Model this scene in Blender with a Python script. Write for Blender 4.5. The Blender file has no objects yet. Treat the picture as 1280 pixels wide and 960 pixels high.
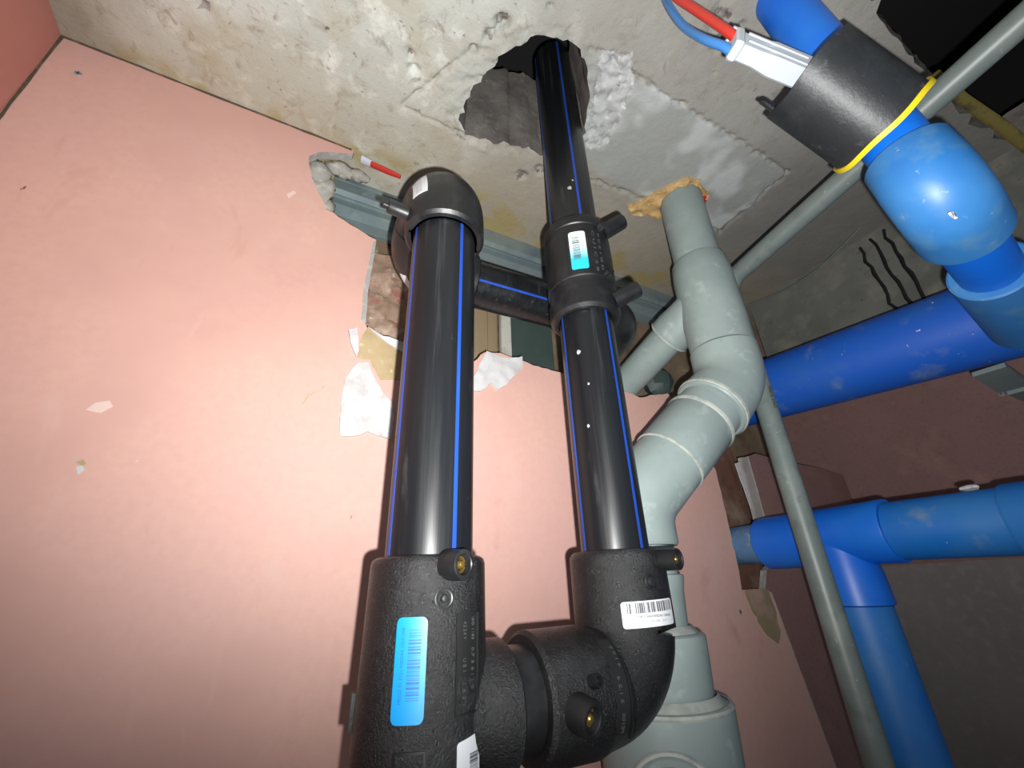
import bpy, math, random
import numpy as np
from mathutils import Vector, Matrix, noise
from mathutils.geometry import delaunay_2d_cdt
V = Vector
random.seed(7)
SC = bpy.context.scene
COL = SC.collection
# ------------------------------------------------------------ camera
RC = Matrix(((0.88544439, -0.17388084, -0.43099152), (-0.46360744, -0.39532689, -0.79295952), (-0.03250207, 0.90193243, -0.43065242)))
cd = bpy.data.cameras.new('camera'); cam = bpy.data.objects.new('camera', cd); COL.objects.link(cam)
cam.matrix_world = RC.to_4x4()
cd.sensor_width = 36; cd.lens = 530 / 1280 * 36; cd.clip_start = .01
SC.camera = cam
# ------------------------------------------------------------ world, flash, exposure
w = bpy.data.worlds.new('world'); SC.world = w; w.use_nodes = True
w.node_tree.nodes['Background'].inputs[0].default_value = (.8, .9, 1, 1)
w.node_tree.nodes['Background'].inputs[1].default_value = .25  # ambient fill, added to reach in through the open side behind the camera
ld = bpy.data.lights.new('phone_flash', 'SPOT'); lo = bpy.data.objects.new('phone_flash', ld); COL.objects.link(lo)
ld.energy = 88; ld.color = (1, 1, .985); ld.spot_size = math.radians(168); ld.spot_blend = 1; ld.shadow_soft_size = .006
lo.location = RC @ V((.028, -.026, 0)); lo.rotation_euler = (RC @ V((.03, .59, -1))).to_track_quat('-Z', 'Y').to_euler()
SC.view_settings.view_transform = 'Standard'; SC.view_settings.look = 'None'
SC.view_settings.gamma = 1; SC.view_settings.exposure = 0; SC.view_settings.use_curve_mapping = False

# ------------------------------------------------------------ materials
def rgb(h, k=1.0):
    h = h.lstrip('#'); out = []
    for i in (0, 2, 4):
        c = int(h[i:i+2], 16) / 255
        out.append((c / 12.92 if c <= .04045 else ((c + .055) / 1.055) ** 2.4) * k)
    return (*out, 1)
def mat(name, col, rough=.5, layers=(), bump=None, metal=0, spec=.5, rvar=None):
    """layers: (noise scale, colour, lo, hi, stretch xyz, detail, distortion)"""
    m = bpy.data.materials.new(name); m.use_nodes = True
    nt = m.node_tree; N = nt.nodes; Lk = nt.links
    b = N['Principled BSDF']
    b.inputs['Roughness'].default_value = rough; b.inputs['Metallic'].default_value = metal
    b.inputs['Specular IOR Level'].default_value = spec
    tc = N.new('ShaderNodeTexCoord')
    cur = None
    col = rgb(col) if isinstance(col, str) else col
    b.inputs['Base Color'].default_value = col
    def nz(scale, stretch=(1, 1, 1), detail=4, dist=0, off=0):
        mp = N.new('ShaderNodeMapping'); mp.inputs['Scale'].default_value = stretch; mp.inputs['Location'].default_value = (off, off * .7, off * 1.3)
        Lk.new(tc.outputs['Object'], mp.inputs['Vector'])
        n = N.new('ShaderNodeTexNoise'); n.inputs['Scale'].default_value = scale; n.inputs['Detail'].default_value = detail
        n.inputs['Distortion'].default_value = dist; n.inputs['Roughness'].default_value = .6
        Lk.new(mp.outputs[0], n.inputs['Vector']); return n.outputs['Fac']
    for i, ly in enumerate(layers):
        sc, c2, lo_, hi = ly[:4]; st = ly[4] if len(ly) > 4 else (1, 1, 1); de = ly[5] if len(ly) > 5 else 4; di = ly[6] if len(ly) > 6 else 0
        f = nz(sc, st, de, di, i * 3.1 + 1)
        mr = N.new('ShaderNodeMapRange'); mr.inputs['From Min'].default_value = lo_; mr.inputs['From Max'].default_value = hi
        Lk.new(f, mr.inputs['Value'])
        mx = N.new('ShaderNodeMix'); mx.data_type = 'RGBA'
        Lk.new(mr.outputs[0], mx.inputs['Factor'])
        if cur: Lk.new(cur, mx.inputs['A'])
        else: mx.inputs['A'].default_value = col
        mx.inputs['B'].default_value = rgb(c2) if isinstance(c2, str) else c2
        cur = mx.outputs['Result']
    if cur: Lk.new(cur, b.inputs['Base Color'])
    if rvar:
        f = nz(rvar[0], rvar[3] if len(rvar) > 3 else (1, 1, 1), 5, 0, 9)
        mr = N.new('ShaderNodeMapRange'); mr.inputs['From Min'].default_value = .3; mr.inputs['From Max'].default_value = .7
        mr.inputs['To Min'].default_value = rvar[1]; mr.inputs['To Max'].default_value = rvar[2]
        Lk.new(f, mr.inputs['Value']); Lk.new(mr.outputs[0], b.inputs['Roughness'])
    if bump:
        h = None
        for sc, st, *r in ([bump] if not isinstance(bump[0], tuple) else bump):
            f = nz(sc, r[0] if r else (1, 1, 1), 5)
            bp = N.new('ShaderNodeBump'); bp.inputs['Strength'].default_value = st; bp.inputs['Distance'].default_value = .002
            Lk.new(f, bp.inputs['Height'])
            if h: Lk.new(h, bp.inputs['Normal'])
            h = bp.outputs[0]
        Lk.new(h, b.inputs['Normal'])
    return m
M = {}
M['pink'] = mat('pink_paper_board', '#cda39b', .66, [(1.6, '#d1a797', .35, .7), (2.3, '#c2978c', .52, .75), (60, '#c99f95', .4, .8), (9, '#bd9082', .64, .8, (1, 1, .5), 5, .6), (11, '#cfaba0', .62, .8, (1, 1, .35), 5, .3), (26, '#dcc3b8', .73, .77, (1, 1, 1.6), 4, .5), (30, '#7a5a50', .75, .77, (1.6, 1, .6), 3, .4)], ((140, .05), (9, .10)))
M['red_board'] = mat('dark_red_board', '#8a6a66', .7, [(2, '#80635f', .4, .7), (6, '#94736a', .55, .75), (30, '#a47a70', .66, .8), (120, '#7d5750', .5, .8)], (150, .12))
M['grey_board'] = mat('dusty_grey_wall', '#8a8482', .75, [(2, '#7d7877', .4, .7), (40, '#948d89', .5, .8)], (120, .15))
M['brown_wall'] = mat('brown_masonry', '#83725c', .85, [(7, '#5f5142', .4, .65), (18, '#8d5c4c', .58, .7), (30, '#b9ab92', .66, .75)], ((30, .6), (120, .4)))
M['core'] = mat('paper_core', '#b09c78', .8, [(14, '#9d8a67', .4, .7), (50, '#c8b795', .6, .75)], ((60, .3),))
M['gyp'] = mat('white_gypsum', '#c2c1c2', .85, [(24, '#b2aeac', .5, .7), (70, '#d2d0cf', .6, .75)], ((90, .35), (30, .3)))
M['edge'] = mat('board_cut_edge', '#9a9794', .85, [(40, '#b9b3ac', .5, .7)], ((80, .5),))
M['void'] = mat('slab_inside', '#75706a', .9, [(14, '#585450', .4, .7), (40, '#8b867f', .55, .75)], ((50, .7), (150, .4)))
M['beam'] = mat('beam_concrete', '#696a64', .85, [(4, '#595a55', .4, .65), (12, '#77776c', .5, .7), (45, '#4c4c48', .62, .75)], ((40, .4), (140, .3)))
M['black'] = mat('black_pipe_plastic', (.0065, .0075, .009, 1), .34, [(70, (.045, .046, .05, 1), .58, .84, (1, 1, .03), 7), (30, (.04, .039, .039, 1), .64, .85, (1, 1, .2), 6), (120, (.12, .12, .12, 1), .735, .78, (1, 1, .12), 4)], ((80, .10, (1, 1, .04)),), rvar=(80, .24, .46, (1, 1, .03)))
M['fit'] = mat('black_fitting_plastic', (.0065, .0067, .0072, 1), .34, [(16, (.022, .023, .025, 1), .52, .8), (40, (.04, .04, .04, 1), .68, .8)], ((360, 1.0), (800, .5)), rvar=(60, .24, .36))
M['fit_smooth'] = mat('black_smooth_plastic', (.0075, .0078, .0085, 1), .40, [(20, (.022, .023, .025, 1), .5, .8)], ((220, .12),), rvar=(40, .34, .52))
M['emboss'] = mat('embossed_lettering', (.06, .06, .062, 1), .4)
M['dark'] = mat('dark_recess', (.006, .006, .006, 1), .6)
M['stripe'] = mat('blue_stripe', '#183f98', .42, [(60, '#2450aa', .5, .75, (1, 1, .08))])
M['brass'] = mat('brass_pin', '#c9a656', .32, metal=.9)
M['white'] = mat('white_sticker', '#c9ccd0', .5)
M['bluestick'] = mat('blue_sticker', '#0e86c6', .45)
M['ink'] = mat('print_ink', '#4a4a4c', .6)
M['inklight'] = mat('pale_print_ink', '#8f9294', .6)
M['inkblue'] = mat('dark_blue_ink', '#14589c', .55)
M['grey'] = mat('grey_pvc', '#84918f', .5, [(6, '#909d9a', .45, .7), (22, '#a3aca8', .6, .78), (60, '#788582', .62, .82)], ((60, .06),), rvar=(12, .4, .62))
M['bead'] = mat('dried_cement_bead', '#a3a8a1', .6, [(40, '#848c88', .45, .7)], ((60, .4),))
M['conduit'] = mat('grey_conduit', '#66706d', .42, [(8, '#7a837e', .5, .75), (70, '#9aa39c', .66, .76), (30, '#59625f', .55, .75)], ((60, .1),))
M['blue'] = mat('blue_pvc', '#0b63cf', .4, [(7, '#1a6fd0', .45, .7)], ((50, .05),))
M['blue_dusty'] = mat('dusty_blue_pvc', '#1268ba', .5, [(5, '#2f74b4', .45, .7, (1, 1, 1)), (14, '#6d86a0', .6, .8), (120, '#c4d0d8', .735, .76)], ((60, .1),))
M['stub'] = mat('greyed_blue_pvc', '#54799c', .55, [(8, '#3c6c9d', .45, .7), (30, '#8c9ba6', .6, .75)], ((60, .1),))
M['bigblue'] = mat('speckled_blue_pipe', '#1a5cc4', .5, [(4, '#2d66b4', .5, .7), (10, '#6781ad', .6, .78), (16, '#8794a6', .68, .8), (75, '#cfd6d8', .705, .735)], ((60, .15),))
M['pale_blue'] = mat('pale_blue_fitting', '#2569ab', .46, [(5, '#3a79b3', .42, .68), (16, '#55819f', .55, .8), (60, '#8fa9bd', .66, .8)], ((60, .05),))
M['rubber'] = mat('black_rubber', (.016, .018, .021, 1), .46, [(14, (.032, .036, .04, 1), .5, .75), (40, (.075, .08, .085, 1), .62, .8), (140, (.11, .12, .12, 1), .70, .78)], ((70, .25), (200, .15)))
M['yellow'] = mat('yellow_tape', '#d9c21a', .5)
M['oldyellow'] = mat('dirty_yellow_tape', '#5f5522', .8, [(20, '#35311e', .5, .65)], ((60, .5),))
M['red'] = mat('red_hose', '#b53227', .4)
M['bluehose'] = mat('blue_hose', '#3c78b8', .35)
M['conn'] = mat('white_plastic', '#b4bbc4', .4)
M['steel'] = mat('galvanised_steel', '#869493', .42, [(10, '#76858a', .45, .7), (40, '#9aa5a2', .6, .8)], metal=.35)
M['green'] = mat('dark_green_sheet', '#34433f', .6, [(10, '#3c4a46', .4, .7)])
M['foam'] = mat('tan_foam', '#c09f6c', .8, [(30, '#a98350', .45, .65), (80, '#d8c191', .55, .75)], ((60, .8),))
M['mortar'] = mat('mortar_lump', '#9b978e', .85, [(30, '#bdbab4', .5, .7)], ((60, .8),))
M['redbit'] = mat('red_plastic', '#b3352c', .5)
M['zinc'] = mat('zinc_screw', '#a5a8aa', .4, metal=.3)

def concrete_material():
    """raw ceiling slab: beige wash on the left, grey mortar on the right, ochre damp along the wall"""
    m = mat('raw_concrete', '#a9aca4', .88, [(2.2, '#bdc0ba', .42, .6, (1, 1, 1), 6), (6, '#a39f8e', .52, .7, (1, 1, 1), 7), (13, '#cacdc6', .54, .68, (1, 1, 1), 7), (22, '#8f897f', .57, .7, (1, 1, 1), 7, .6), (50, '#5f5851', .64, .72, (1, 1, 1), 6), (9, '#6f6a64', .655, .70, (1, 1, 1), 9, 1.2), (34, '#8f8b82', .62, .70, (1, .6, 1), 7, .8), (110, '#d4d2cb', .66, .76)], ((14, .8), (60, .9), (220, .6)))
    nt = m.node_tree; N = nt.nodes; Lk = nt.links; b = N['Principled BSDF']
    prev = b.inputs['Base Color'].links[0].from_socket
    tc = N.new('ShaderNodeTexCoord'); sp = N.new('ShaderNodeSeparateXYZ'); Lk.new(tc.outputs['Object'], sp.inputs[0])
    nb = N.new('ShaderNodeTexNoise'); nb.inputs['Scale'].default_value = 9; nb.inputs['Detail'].default_value = 5; Lk.new(tc.outputs['Object'], nb.inputs['Vector'])
    def math_(op, a, c=None, clamp=False):
        n = N.new('ShaderNodeMath'); n.operation = op; n.use_clamp = clamp
        for i, v in enumerate((a, c)):
            if v is None: continue
            if hasattr(v, 'links'): Lk.new(v, n.inputs[i])
            else: n.inputs[i].default_value = v
        return n.outputs[0]
    def ramp(v, a, c):
        mr = N.new('ShaderNodeMapRange'); mr.inputs['From Min'].default_value = a; mr.inputs['From Max'].default_value = c; mr.interpolation_type = 'SMOOTHSTEP'
        Lk.new(v, mr.inputs['Value']); return mr.outputs[0]
    def over(prev, fac, c):
        mx = N.new('ShaderNodeMix'); mx.data_type = 'RGBA'; Lk.new(fac, mx.inputs['Factor']); Lk.new(prev, mx.inputs['A']); mx.inputs['B'].default_value = rgb(c); return mx.outputs['Result']
    wob = math_('MULTIPLY', math_('SUBTRACT', nb.outputs['Fac'], .5), .22)
    X = math_('ADD', sp.outputs['X'], wob); Y = math_('ADD', sp.outputs['Y'], wob)
    # browner, darker slab to the right of the mortar patch
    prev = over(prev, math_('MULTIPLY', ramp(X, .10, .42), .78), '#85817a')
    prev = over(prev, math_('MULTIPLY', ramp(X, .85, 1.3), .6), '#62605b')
    # mortar patch rectangle
    wob2 = math_('MULTIPLY', math_('SUBTRACT', nb.outputs['Fac'], .5), .03)
    X2 = math_('ADD', sp.outputs['X'], wob2); Y2 = math_('ADD', sp.outputs['Y'], wob2)
    box = math_('MULTIPLY', math_('MULTIPLY', ramp(X2, .43, .45), ramp(X2, 1.19, 1.18)), math_('MULTIPLY', ramp(Y2, .376, .384), ramp(Y2, .64, .625)))
    prev = over(prev, math_('MULTIPLY', box, .6), '#949896')
    n2 = N.new('ShaderNodeTexNoise'); n2.inputs['Scale'].default_value = 7; Lk.new(tc.outputs['Object'], n2.inputs['Vector'])
    prev = over(prev, math_('MULTIPLY', math_('MULTIPLY', box, ramp(n2.outputs['Fac'], .48, .62)), .6), '#bcc1c0')
    # ochre damp along the back wall
    st = math_('MULTIPLY', ramp(sp.outputs['Y'], .815, .875), ramp(nb.outputs['Fac'], .47, .6))
    prev = over(prev, math_('MULTIPLY', st, .85), '#8f7d1e')
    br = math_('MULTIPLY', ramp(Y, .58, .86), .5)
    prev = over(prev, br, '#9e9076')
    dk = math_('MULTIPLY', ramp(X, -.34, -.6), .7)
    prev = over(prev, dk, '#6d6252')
    Lk.new(prev, b.inputs['Base Color'])
    return m
M['concrete'] = concrete_material()
M['chip'] = mat('broken_aggregate', '#adafae', .9, [(24, '#949594', .45, .65), (45, '#c9cbca', .55, .7), (60, '#5f5d5a', .65, .71)], ((60, .8), (200, .6)))

# ------------------------------------------------------------ mesh helpers
class MB:
    def __init__(s): s.v = []; s.f = []
    def add(s, vs, fs):
        o = len(s.v); s.v += [V(p) for p in vs]; s.f += [tuple(i + o for i in f) for f in fs]; return s
def fr(axis, ref=None):
    w = V(axis).normalized(); r = V(ref) if ref else (V((1, 0, 0)) if abs(w.x) < .9 else V((0, 1, 0)))
    u = (r - w * r.dot(w)).normalized(); return u, w.cross(u), w
def sweep(mb, pts, rad, seg=40, cap=(True, True), flat=1.0):
    pts = [V(p) for p in pts]; n = len(pts)
    if not hasattr(rad, '__len__'): rad = [rad] * n
    tans = []
    for i in range(n):
        a = pts[max(i - 1, 0)]; b = pts[min(i + 1, n - 1)]
        t = (b - a); j = i
        if t.length < 1e-6:
            lo_i, hi_i = i, i
            while hi_i < n - 1 and (pts[hi_i] - pts[i]).length < 1e-6: hi_i += 1
            while lo_i > 0 and (pts[lo_i] - pts[i]).length < 1e-6: lo_i -= 1
            t = pts[hi_i] - pts[lo_i]
        tans.append(t.normalized())
    u, v, w_ = fr(tans[0]); vs = []
    for i in range(n):
        w = tans[i]; u = (u - w * u.dot(w)).normalized(); v = w.cross(u)
        for k in range(seg):
            a = 2 * math.pi * k / seg; vs.append(pts[i] + rad[i] * (math.cos(a) * u + flat * math.sin(a) * v))
    fs = [(i * seg + k, i * seg + (k + 1) % seg, (i + 1) * seg + (k + 1) % seg, (i + 1) * seg + k) for i in range(n - 1) for k in range(seg)]
    if cap[0]: fs.append(tuple(range(seg - 1, -1, -1)))
    if cap[1]: fs.append(tuple((n - 1) * seg + k for k in range(seg)))
    return mb.add(vs, fs)
def lathe(mb, o, axis, prof, seg=40, caps=True):
    """prof: (t along axis, radius)"""
    u, v, w = fr(axis); o = V(o); vs = []
    for t, r in prof:
        for k in range(seg):
            a = 2 * math.pi * k / seg; vs.append(o + w * t + r * (math.cos(a) * u + math.sin(a) * v))
    n = len(prof)
    fs = [(i * seg + k, i * seg + (k + 1) % seg, (i + 1) * seg + (k + 1) % seg, (i + 1) * seg + k) for i in range(n - 1) for k in range(seg)]
    if caps: fs.append(tuple(range(seg - 1, -1, -1))); fs.append(tuple((n - 1) * seg + k for k in range(seg)))
    return mb.add(vs, fs)
def box(mb, c, s, rot=None):
    vs = []
    for x in (-.5, .5):
        for y in (-.5, .5):
            for z in (-.5, .5):
                p = V((x * s[0], y * s[1], z * s[2])); vs.append(V(c) + (rot @ p if rot else p))
    return mb.add(vs, [(0, 1, 3, 2), (4, 6, 7, 5), (0, 4, 5, 1), (2, 3, 7, 6), (0, 2, 6, 4), (1, 5, 7, 3)])
def prism(mb, poly, to3, depth):
    """polygon (a,b) -> to3(a,b,0..depth); front at 0"""
    n = len(poly)
    vs = [to3(a, b, 0) for a, b in poly] + [to3(a, b, depth) for a, b in poly]
    fs = [tuple(range(n)), tuple(range(2 * n - 1, n - 1, -1))] + [(i, i + n, (i + 1) % n + n, (i + 1) % n) for i in range(n)]
    return mb.add(vs, fs)
def bend(c, di, do, R, n=14):
    c = V(c); di = V(di).normalized(); do = V(do).normalized(); th = di.angle(do); t = R * math.tan(th / 2)
    s = c - di * t; nn = (do - di * do.dot(di)).normalized(); ce = s + nn * R
    return [ce + R * (-nn * math.cos(th * i / n) + di * math.sin(th * i / n)) for i in range(n + 1)]
def ragged(poly, step=.012, amp=.004, seed=0, closed=True):
    out = []
    for i, p in enumerate(poly if closed else poly[:-1]):
        q = poly[(i + 1) % len(poly)]; L = math.dist(p, q); n = max(1, int(L / step))
        for k in range(n):
            t = k / n; x = p[0] + (q[0] - p[0]) * t; y = p[1] + (q[1] - p[1]) * t
            d = noise.noise_vector(V((x * 60, y * 60, seed))) * amp
            out.append((x + d.x, y + d.y))
    return out
def smooth_angle(me, ang=38):
    for p in me.polygons: p.use_smooth = True
    me.set_sharp_from_angle(angle=math.radians(ang))
def link(name, mb, m, parent=None, base=None, ang=38, label=None, kind=None):
    base = V(base) if base is not None else (V(parent.matrix_world.translation) if parent else V())
    if parent is not None and base is not None:
        pass
    me = bpy.data.meshes.new(name); me.from_pydata([tuple(p - base) for p in mb.v], [], mb.f); me.update()
    import bmesh
    bm = bmesh.new(); bm.from_mesh(me); bmesh.ops.recalc_face_normals(bm, faces=bm.faces); bm.to_mesh(me); bm.free()
    if ang: smooth_angle(me, ang)
    me.materials.append(m)
    o = bpy.data.objects.new(name, me); COL.objects.link(o)
    if parent: o.parent = parent; o['_w'] = 0; del o['_w']
    else: o.location = base
    BASE[o.name] = base
    if parent:
        pb = BASE[parent.name]; o.location = base - pb
    if label: o['label'] = label
    if kind: o['kind'] = kind
    return o
BASE = {}
def thing(name, label, cat, base, group=None):
    o = bpy.data.objects.new(name, None); COL.objects.link(o); o.location = base; o.empty_display_size = .02
    o['label'] = label; o['category'] = cat
    if group: o['group'] = group
    BASE[o.name] = V(base); return o
def part(name, mb, m, parent, label=None, ang=38, kind=None): return link(name, mb, m, parent, BASE[parent.name], ang, label, kind)
def solo(name, mb, m, label, cat, base, ang=38, group=None):
    o = link(name, mb, m, None, base, ang, label); o['category'] = cat
    if group: o['group'] = group
    return o
def structure(name, mb, m, ang=38): return link(name, mb, m, None, V(), ang, None, 'structure')

# surface frames: (origin, u, v, w): point = o + r(cos a u + sin a v) + t w
def FZ(x, y): return (V((x, y, 0)), V((1, 0, 0)), V((0, 1, 0)), V((0, 0, 1)))
def FX(y, z): return (V((0, y, z)), V((0, -1, 0)), V((0, 0, 1)), V((1, 0, 0)))
def on(F, r, a, t): o, u, v, w = F; a = math.radians(a); return o + r * (math.cos(a) * u + math.sin(a) * v) + t * w
def nrm(F, a): o, u, v, w = F; a = math.radians(a); return math.cos(a) * u + math.sin(a) * v
def wrap(mb, F, r, a0, a1, t0, t1, n=12, round_=0.0, thick=.0006, skew=0):
    """thin curved patch (closed) with rounded corners; skew raises t by skew*(fraction of angle)"""
    vs = []; arc = abs(math.radians(a1 - a0)) * r
    us = [i / n for i in range(n + 1)]
    if round_: us = sorted(set(us + [round_ / arc * k for k in (.08, .3, .6, 1)] + [1 - round_ / arc * k for k in (.08, .3, .6, 1)]))
    for rr in (r, r + thick):
        for u in us:
            d = min(u, 1 - u) * arc; c = 0
            if round_ and d < round_: c = round_ - math.sqrt(max(0, round_ ** 2 - (round_ - d) ** 2))
            a = a0 + (a1 - a0) * u
            vs.append(on(F, rr, a, t0 + c + skew * u)); vs.append(on(F, rr, a, t1 - c + skew * u))
    n = len(us); fs = []
    for L in (0, 2 * n):
        for i in range(n - 1): fs.append((L + 2 * i, L + 2 * i + 2, L + 2 * i + 3, L + 2 * i + 1))
    for i in range(n - 1):
        fs.append((2 * i, 2 * i + 2, 2 * n + 2 * i + 2, 2 * n + 2 * i)); fs.append((2 * i + 1, 2 * i + 3, 2 * n + 2 * i + 3, 2 * n + 2 * i + 1))
    fs.append((0, 1, 2 * n + 1, 2 * n)); fs.append((2 * n - 2, 2 * n - 1, 4 * n - 1, 4 * n - 2))
    return mb.add(vs, fs)
def barcode(F, r, a0, a1, t0, t1, along, seed=1, skew=0):
    rnd = random.Random(seed); mb = MB(); x = 0
    seq = []
    while x < 1:
        wd = rnd.choice((.008, .008, .012, .02, .03)); gp = rnd.choice((.008, .012, .02, .03)); seq.append((x, min(1, x + wd))); x += wd + gp
    for p, q in seq:
        if along == 't': wrap(mb, F, r, a0, a1, t0 + (t1 - t0) * p, t0 + (t1 - t0) * q, 4, thick=.0002, skew=skew)
        else: wrap(mb, F, r, a0 + (a1 - a0) * p, a0 + (a1 - a0) * q, t0 + skew * p, t1 + skew * p, 1, thick=.0002)
    return mb
def text_verts(s, depth=0):
    cu = bpy.data.curves.new('lettering', 'FONT'); cu.body = s; cu.size = 1; cu.resolution_u = 2; cu.extrude = depth
    ob = bpy.data.objects.new('lettering', cu); COL.objects.link(ob)
    dg = bpy.context.evaluated_depsgraph_get(); me = bpy.data.meshes.new_from_object(ob.evaluated_get(dg))
    vs = [v.co.copy() for v in me.vertices]; fs = [tuple(p.vertices) for p in me.polygons]
    bpy.data.objects.remove(ob); bpy.data.curves.remove(cu); bpy.data.meshes.remove(me)
    return vs, fs
def text(mb, s, F, r, a, t, size, rot=0, depth=.0003, bold=1.0, fit=None):
    """lettering wrapped on a surface. rot=0: runs with increasing angle; rot=90: reads upwards along the axis; -90 downwards. starts at (a, t). fit: total length"""
    vs, fs = text_verts(s, .01); x1 = max(v.x for v in vs) or 1; k = size if not fit else fit / x1
    out = []
    for v in vs:
        x = v.x * k; y = v.y * size
        if rot == 90: x, y = -y, x
        elif rot == -90: x, y = y, -x
        out.append(on(F, r + (depth if v.z > 0 else 0), a + math.degrees(x / r), t + y))
    return mb.add(out, fs)
def terminal(parent, p, d, r, L, name='terminal', hole=.016, recess=None, brass=True, m='fit_smooth'):
    """hollow contact boss with a brass pin inside"""
    p = V(p); d = V(d).normalized()
    mb = MB(); lathe(mb, p, d, [(-.004, r * 1.05), (L - .003, r), (L - .0008, r * .98), (L, r * .9), (L, r * .74), (L - .001, r * .68), (L - hole, r * .66), (L - hole, .0005)], 28, caps=False)
    t = part(name, mb, M[m], parent)
    if brass:
        pin = MB(); lathe(pin, p, d, [(L - hole, r * .27), (L - .005, r * .27), (L - .003, r * .2), (L - .0025, r * .02)], 16)
        part('pin', pin, M['brass'], t)
        ring = MB(); u, v, w = fr(d)
        for s0 in (20, 110, 200, 290):
            F = (p, u, v, w); wrap(ring, F, r * .5, s0, s0 + 52, L - hole, L - .008, 5, thick=.0012)
        part('contact_sleeve', ring, M['brass'], t)
    return t

# ------------------------------------------------------------ setting
H = 1.10; YW = .877; XR = 1.98; XL = -.595; FL = -1.5
def pip(P, poly):
    x, y = P[:, 0], P[:, 1]; c = np.zeros(len(P), bool); n = len(poly)
    for i in range(n):
        x0, y0 = poly[i]; x1, y1 = poly[i - 1]
        k = (y0 > y) != (y1 > y)
        with np.errstate(divide='ignore', invalid='ignore'): k &= x < (x1 - x0) * (y - y0) / (y1 - y0) + x0
        c ^= k
    return c
def sheet(outline, holes, pts):
    verts = []; edges = []
    for poly in [outline] + holes:
        o = len(verts); n = len(poly); verts += [V(p) for p in poly]; edges += [(o + i, o + (i + 1) % n) for i in range(n)]
    if len(pts):
        P = np.array(pts); keep = pip(P, outline)
        for h in holes: keep &= ~pip(P, h)
        verts += [V(p) for p in P[keep]]
    vs, es, fs, *_ = delaunay_2d_cdt([V(v) for v in verts], edges, [], 0, 1e-5)
    P = np.array([tuple(v) for v in vs]); F = [f for f in fs]
    C = np.array([P[list(f)].mean(0) for f in F]); keep = pip(C, outline)
    for h in holes: keep &= ~pip(C, h)
    return P, [tuple(F[i]) for i in np.nonzero(keep)[0]]
def grid(x0, x1, y0, y1, s, j=.25):
    r = random.Random(3)
    return [(x + r.uniform(-j, j) * s, y + r.uniform(-j, j) * s) for x in np.arange(x0, x1, s) for y in np.arange(y0, y1, s)]
HOLE = ragged([(0.262, 0.702), (0.236, 0.667), (0.232, 0.589), (0.246, 0.544), (0.266, 0.49), (0.294, 0.446), (0.311, 0.428), (0.334, 0.407), (0.391, 0.391), (0.443, 0.407), (0.481, 0.436), (0.517, 0.481), (0.55, 0.55), (0.552, 0.60), (0.50, 0.655), (0.424, 0.66), (0.342, 0.685)], .012, .012, 1)
VOID = ragged([(.90, -.8), (.915, -.1), (.905, .03), (.925, .04), (.94, .028), (.96, .045), (1.18, .053), (1.3, .05), (1.42, .058), (1.45, .04), (1.48, .062), (1.53, .05), (1.56, .03), (1.6, .045), (1.68, .02), (1.68, -.8)], .02, .006, 5)
CHIP = [(0.47, 0.372), (0.53, 0.35), (0.586, 0.39), (0.613, 0.479), (0.625, 0.566), (0.575, 0.58), (0.55, 0.52), (0.50, 0.44)]
def seg_d(p, a, b):
    ax, ay = a; bx, by = b; dx, dy = bx - ax, by - ay; t = max(0, min(1, ((p[0] - ax) * dx + (p[1] - ay) * dy) / (dx * dx + dy * dy)))
    return math.hypot(p[0] - ax - t * dx, p[1] - ay - t * dy)
SEAMS = [((.444, .379), (1.177, .375)), ((1.177, .375), (1.197, .632)), ((.10, .70), (.25, .70)), ((.58, .66), (1.197, .632)), ((.25, .42), (.09, .70))]
PITS = [(.08, .575, .014), (-.32, .68, .016), (.235, .43, .015), (.32, .36, .01), (.242, .422, .018), (.226, .462, .016), (.205, .50, .012), (.10, .60, .012), (.09, .605, .012), (.66, .21, .03), (.70, .24, .02), (.63, .17, .03), (.72, .20, .012), (.745, .29, .006), (.78, .3, .006), (-.05, .55, .012), (.02, .35, .02), (.13, .36, .015), (.5, .70, .02), (.56, .72, .015), (.46, .74, .018)]
def relief(x, y, chip):
    p = V((x, y, 0))
    h = .0016 * noise.fractal(p * 9, 1, 2, 4) + .0007 * noise.noise(p * 70)
    w = noise.noise(p * 26) * .007
    for a, b in SEAMS:
        d = seg_d((x + w, y - w), a, b)
        if d < .009: h += .010 * (1 - d / .009) * max(0, .5 + 1.1 * noise.noise(p * 50))
    for px, py, r in PITS:
        d = math.hypot(x - px + w * .8, y - py + w)
        if d < r: h += .016 * (1 - (d / r) ** 2) * (.8 + .5 * noise.noise(p * 90))
    if chip: h += .006 + .007 * noise.fractal(p * 42, 1, 2, 5)
    d = min(math.hypot(x - a, y - b) for a, b in HOLE[::2])
    if d < .03: h += (1 - d / .03) * (.005 + .006 * noise.fractal(p * 40, .8, 2, 5))
    if .16 < x < .34 and .40 < y < .72 and d < .09: h += (1 - d / .09) * .007 * noise.fractal(p * 30, .8, 2, 5)
    return h
pts = grid(-.60, 2.0, .02, 1.15, .012) + grid(.05, .78, .16, .78, .006)
for a, b in SEAMS:
    L_ = math.dist(a, b); nx, ny = -(b[1] - a[1]) / L_, (b[0] - a[0]) / L_
    pts += [(a[0] + (b[0] - a[0]) * t + nx * o + random.uniform(-.001, .001), a[1] + (b[1] - a[1]) * t + ny * o) for t in np.arange(0, 1, .0045 / L_) for o in (-.012, -.008, -.004, -.0015, .0015, .004, .008, .012)]
P, F = sheet([(-.62, -.9), (2.02, -.9), (2.02, 1.17), (-.62, 1.17)], [HOLE, VOID], pts)
ch = pip(P, CHIP)
mb = MB(); mb.add([(x, y, H + relief(x, y, ch[i])) for i, (x, y) in enumerate(P)], F)
ceil_o = structure('ceiling', mb, M['concrete'], 60)
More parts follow.
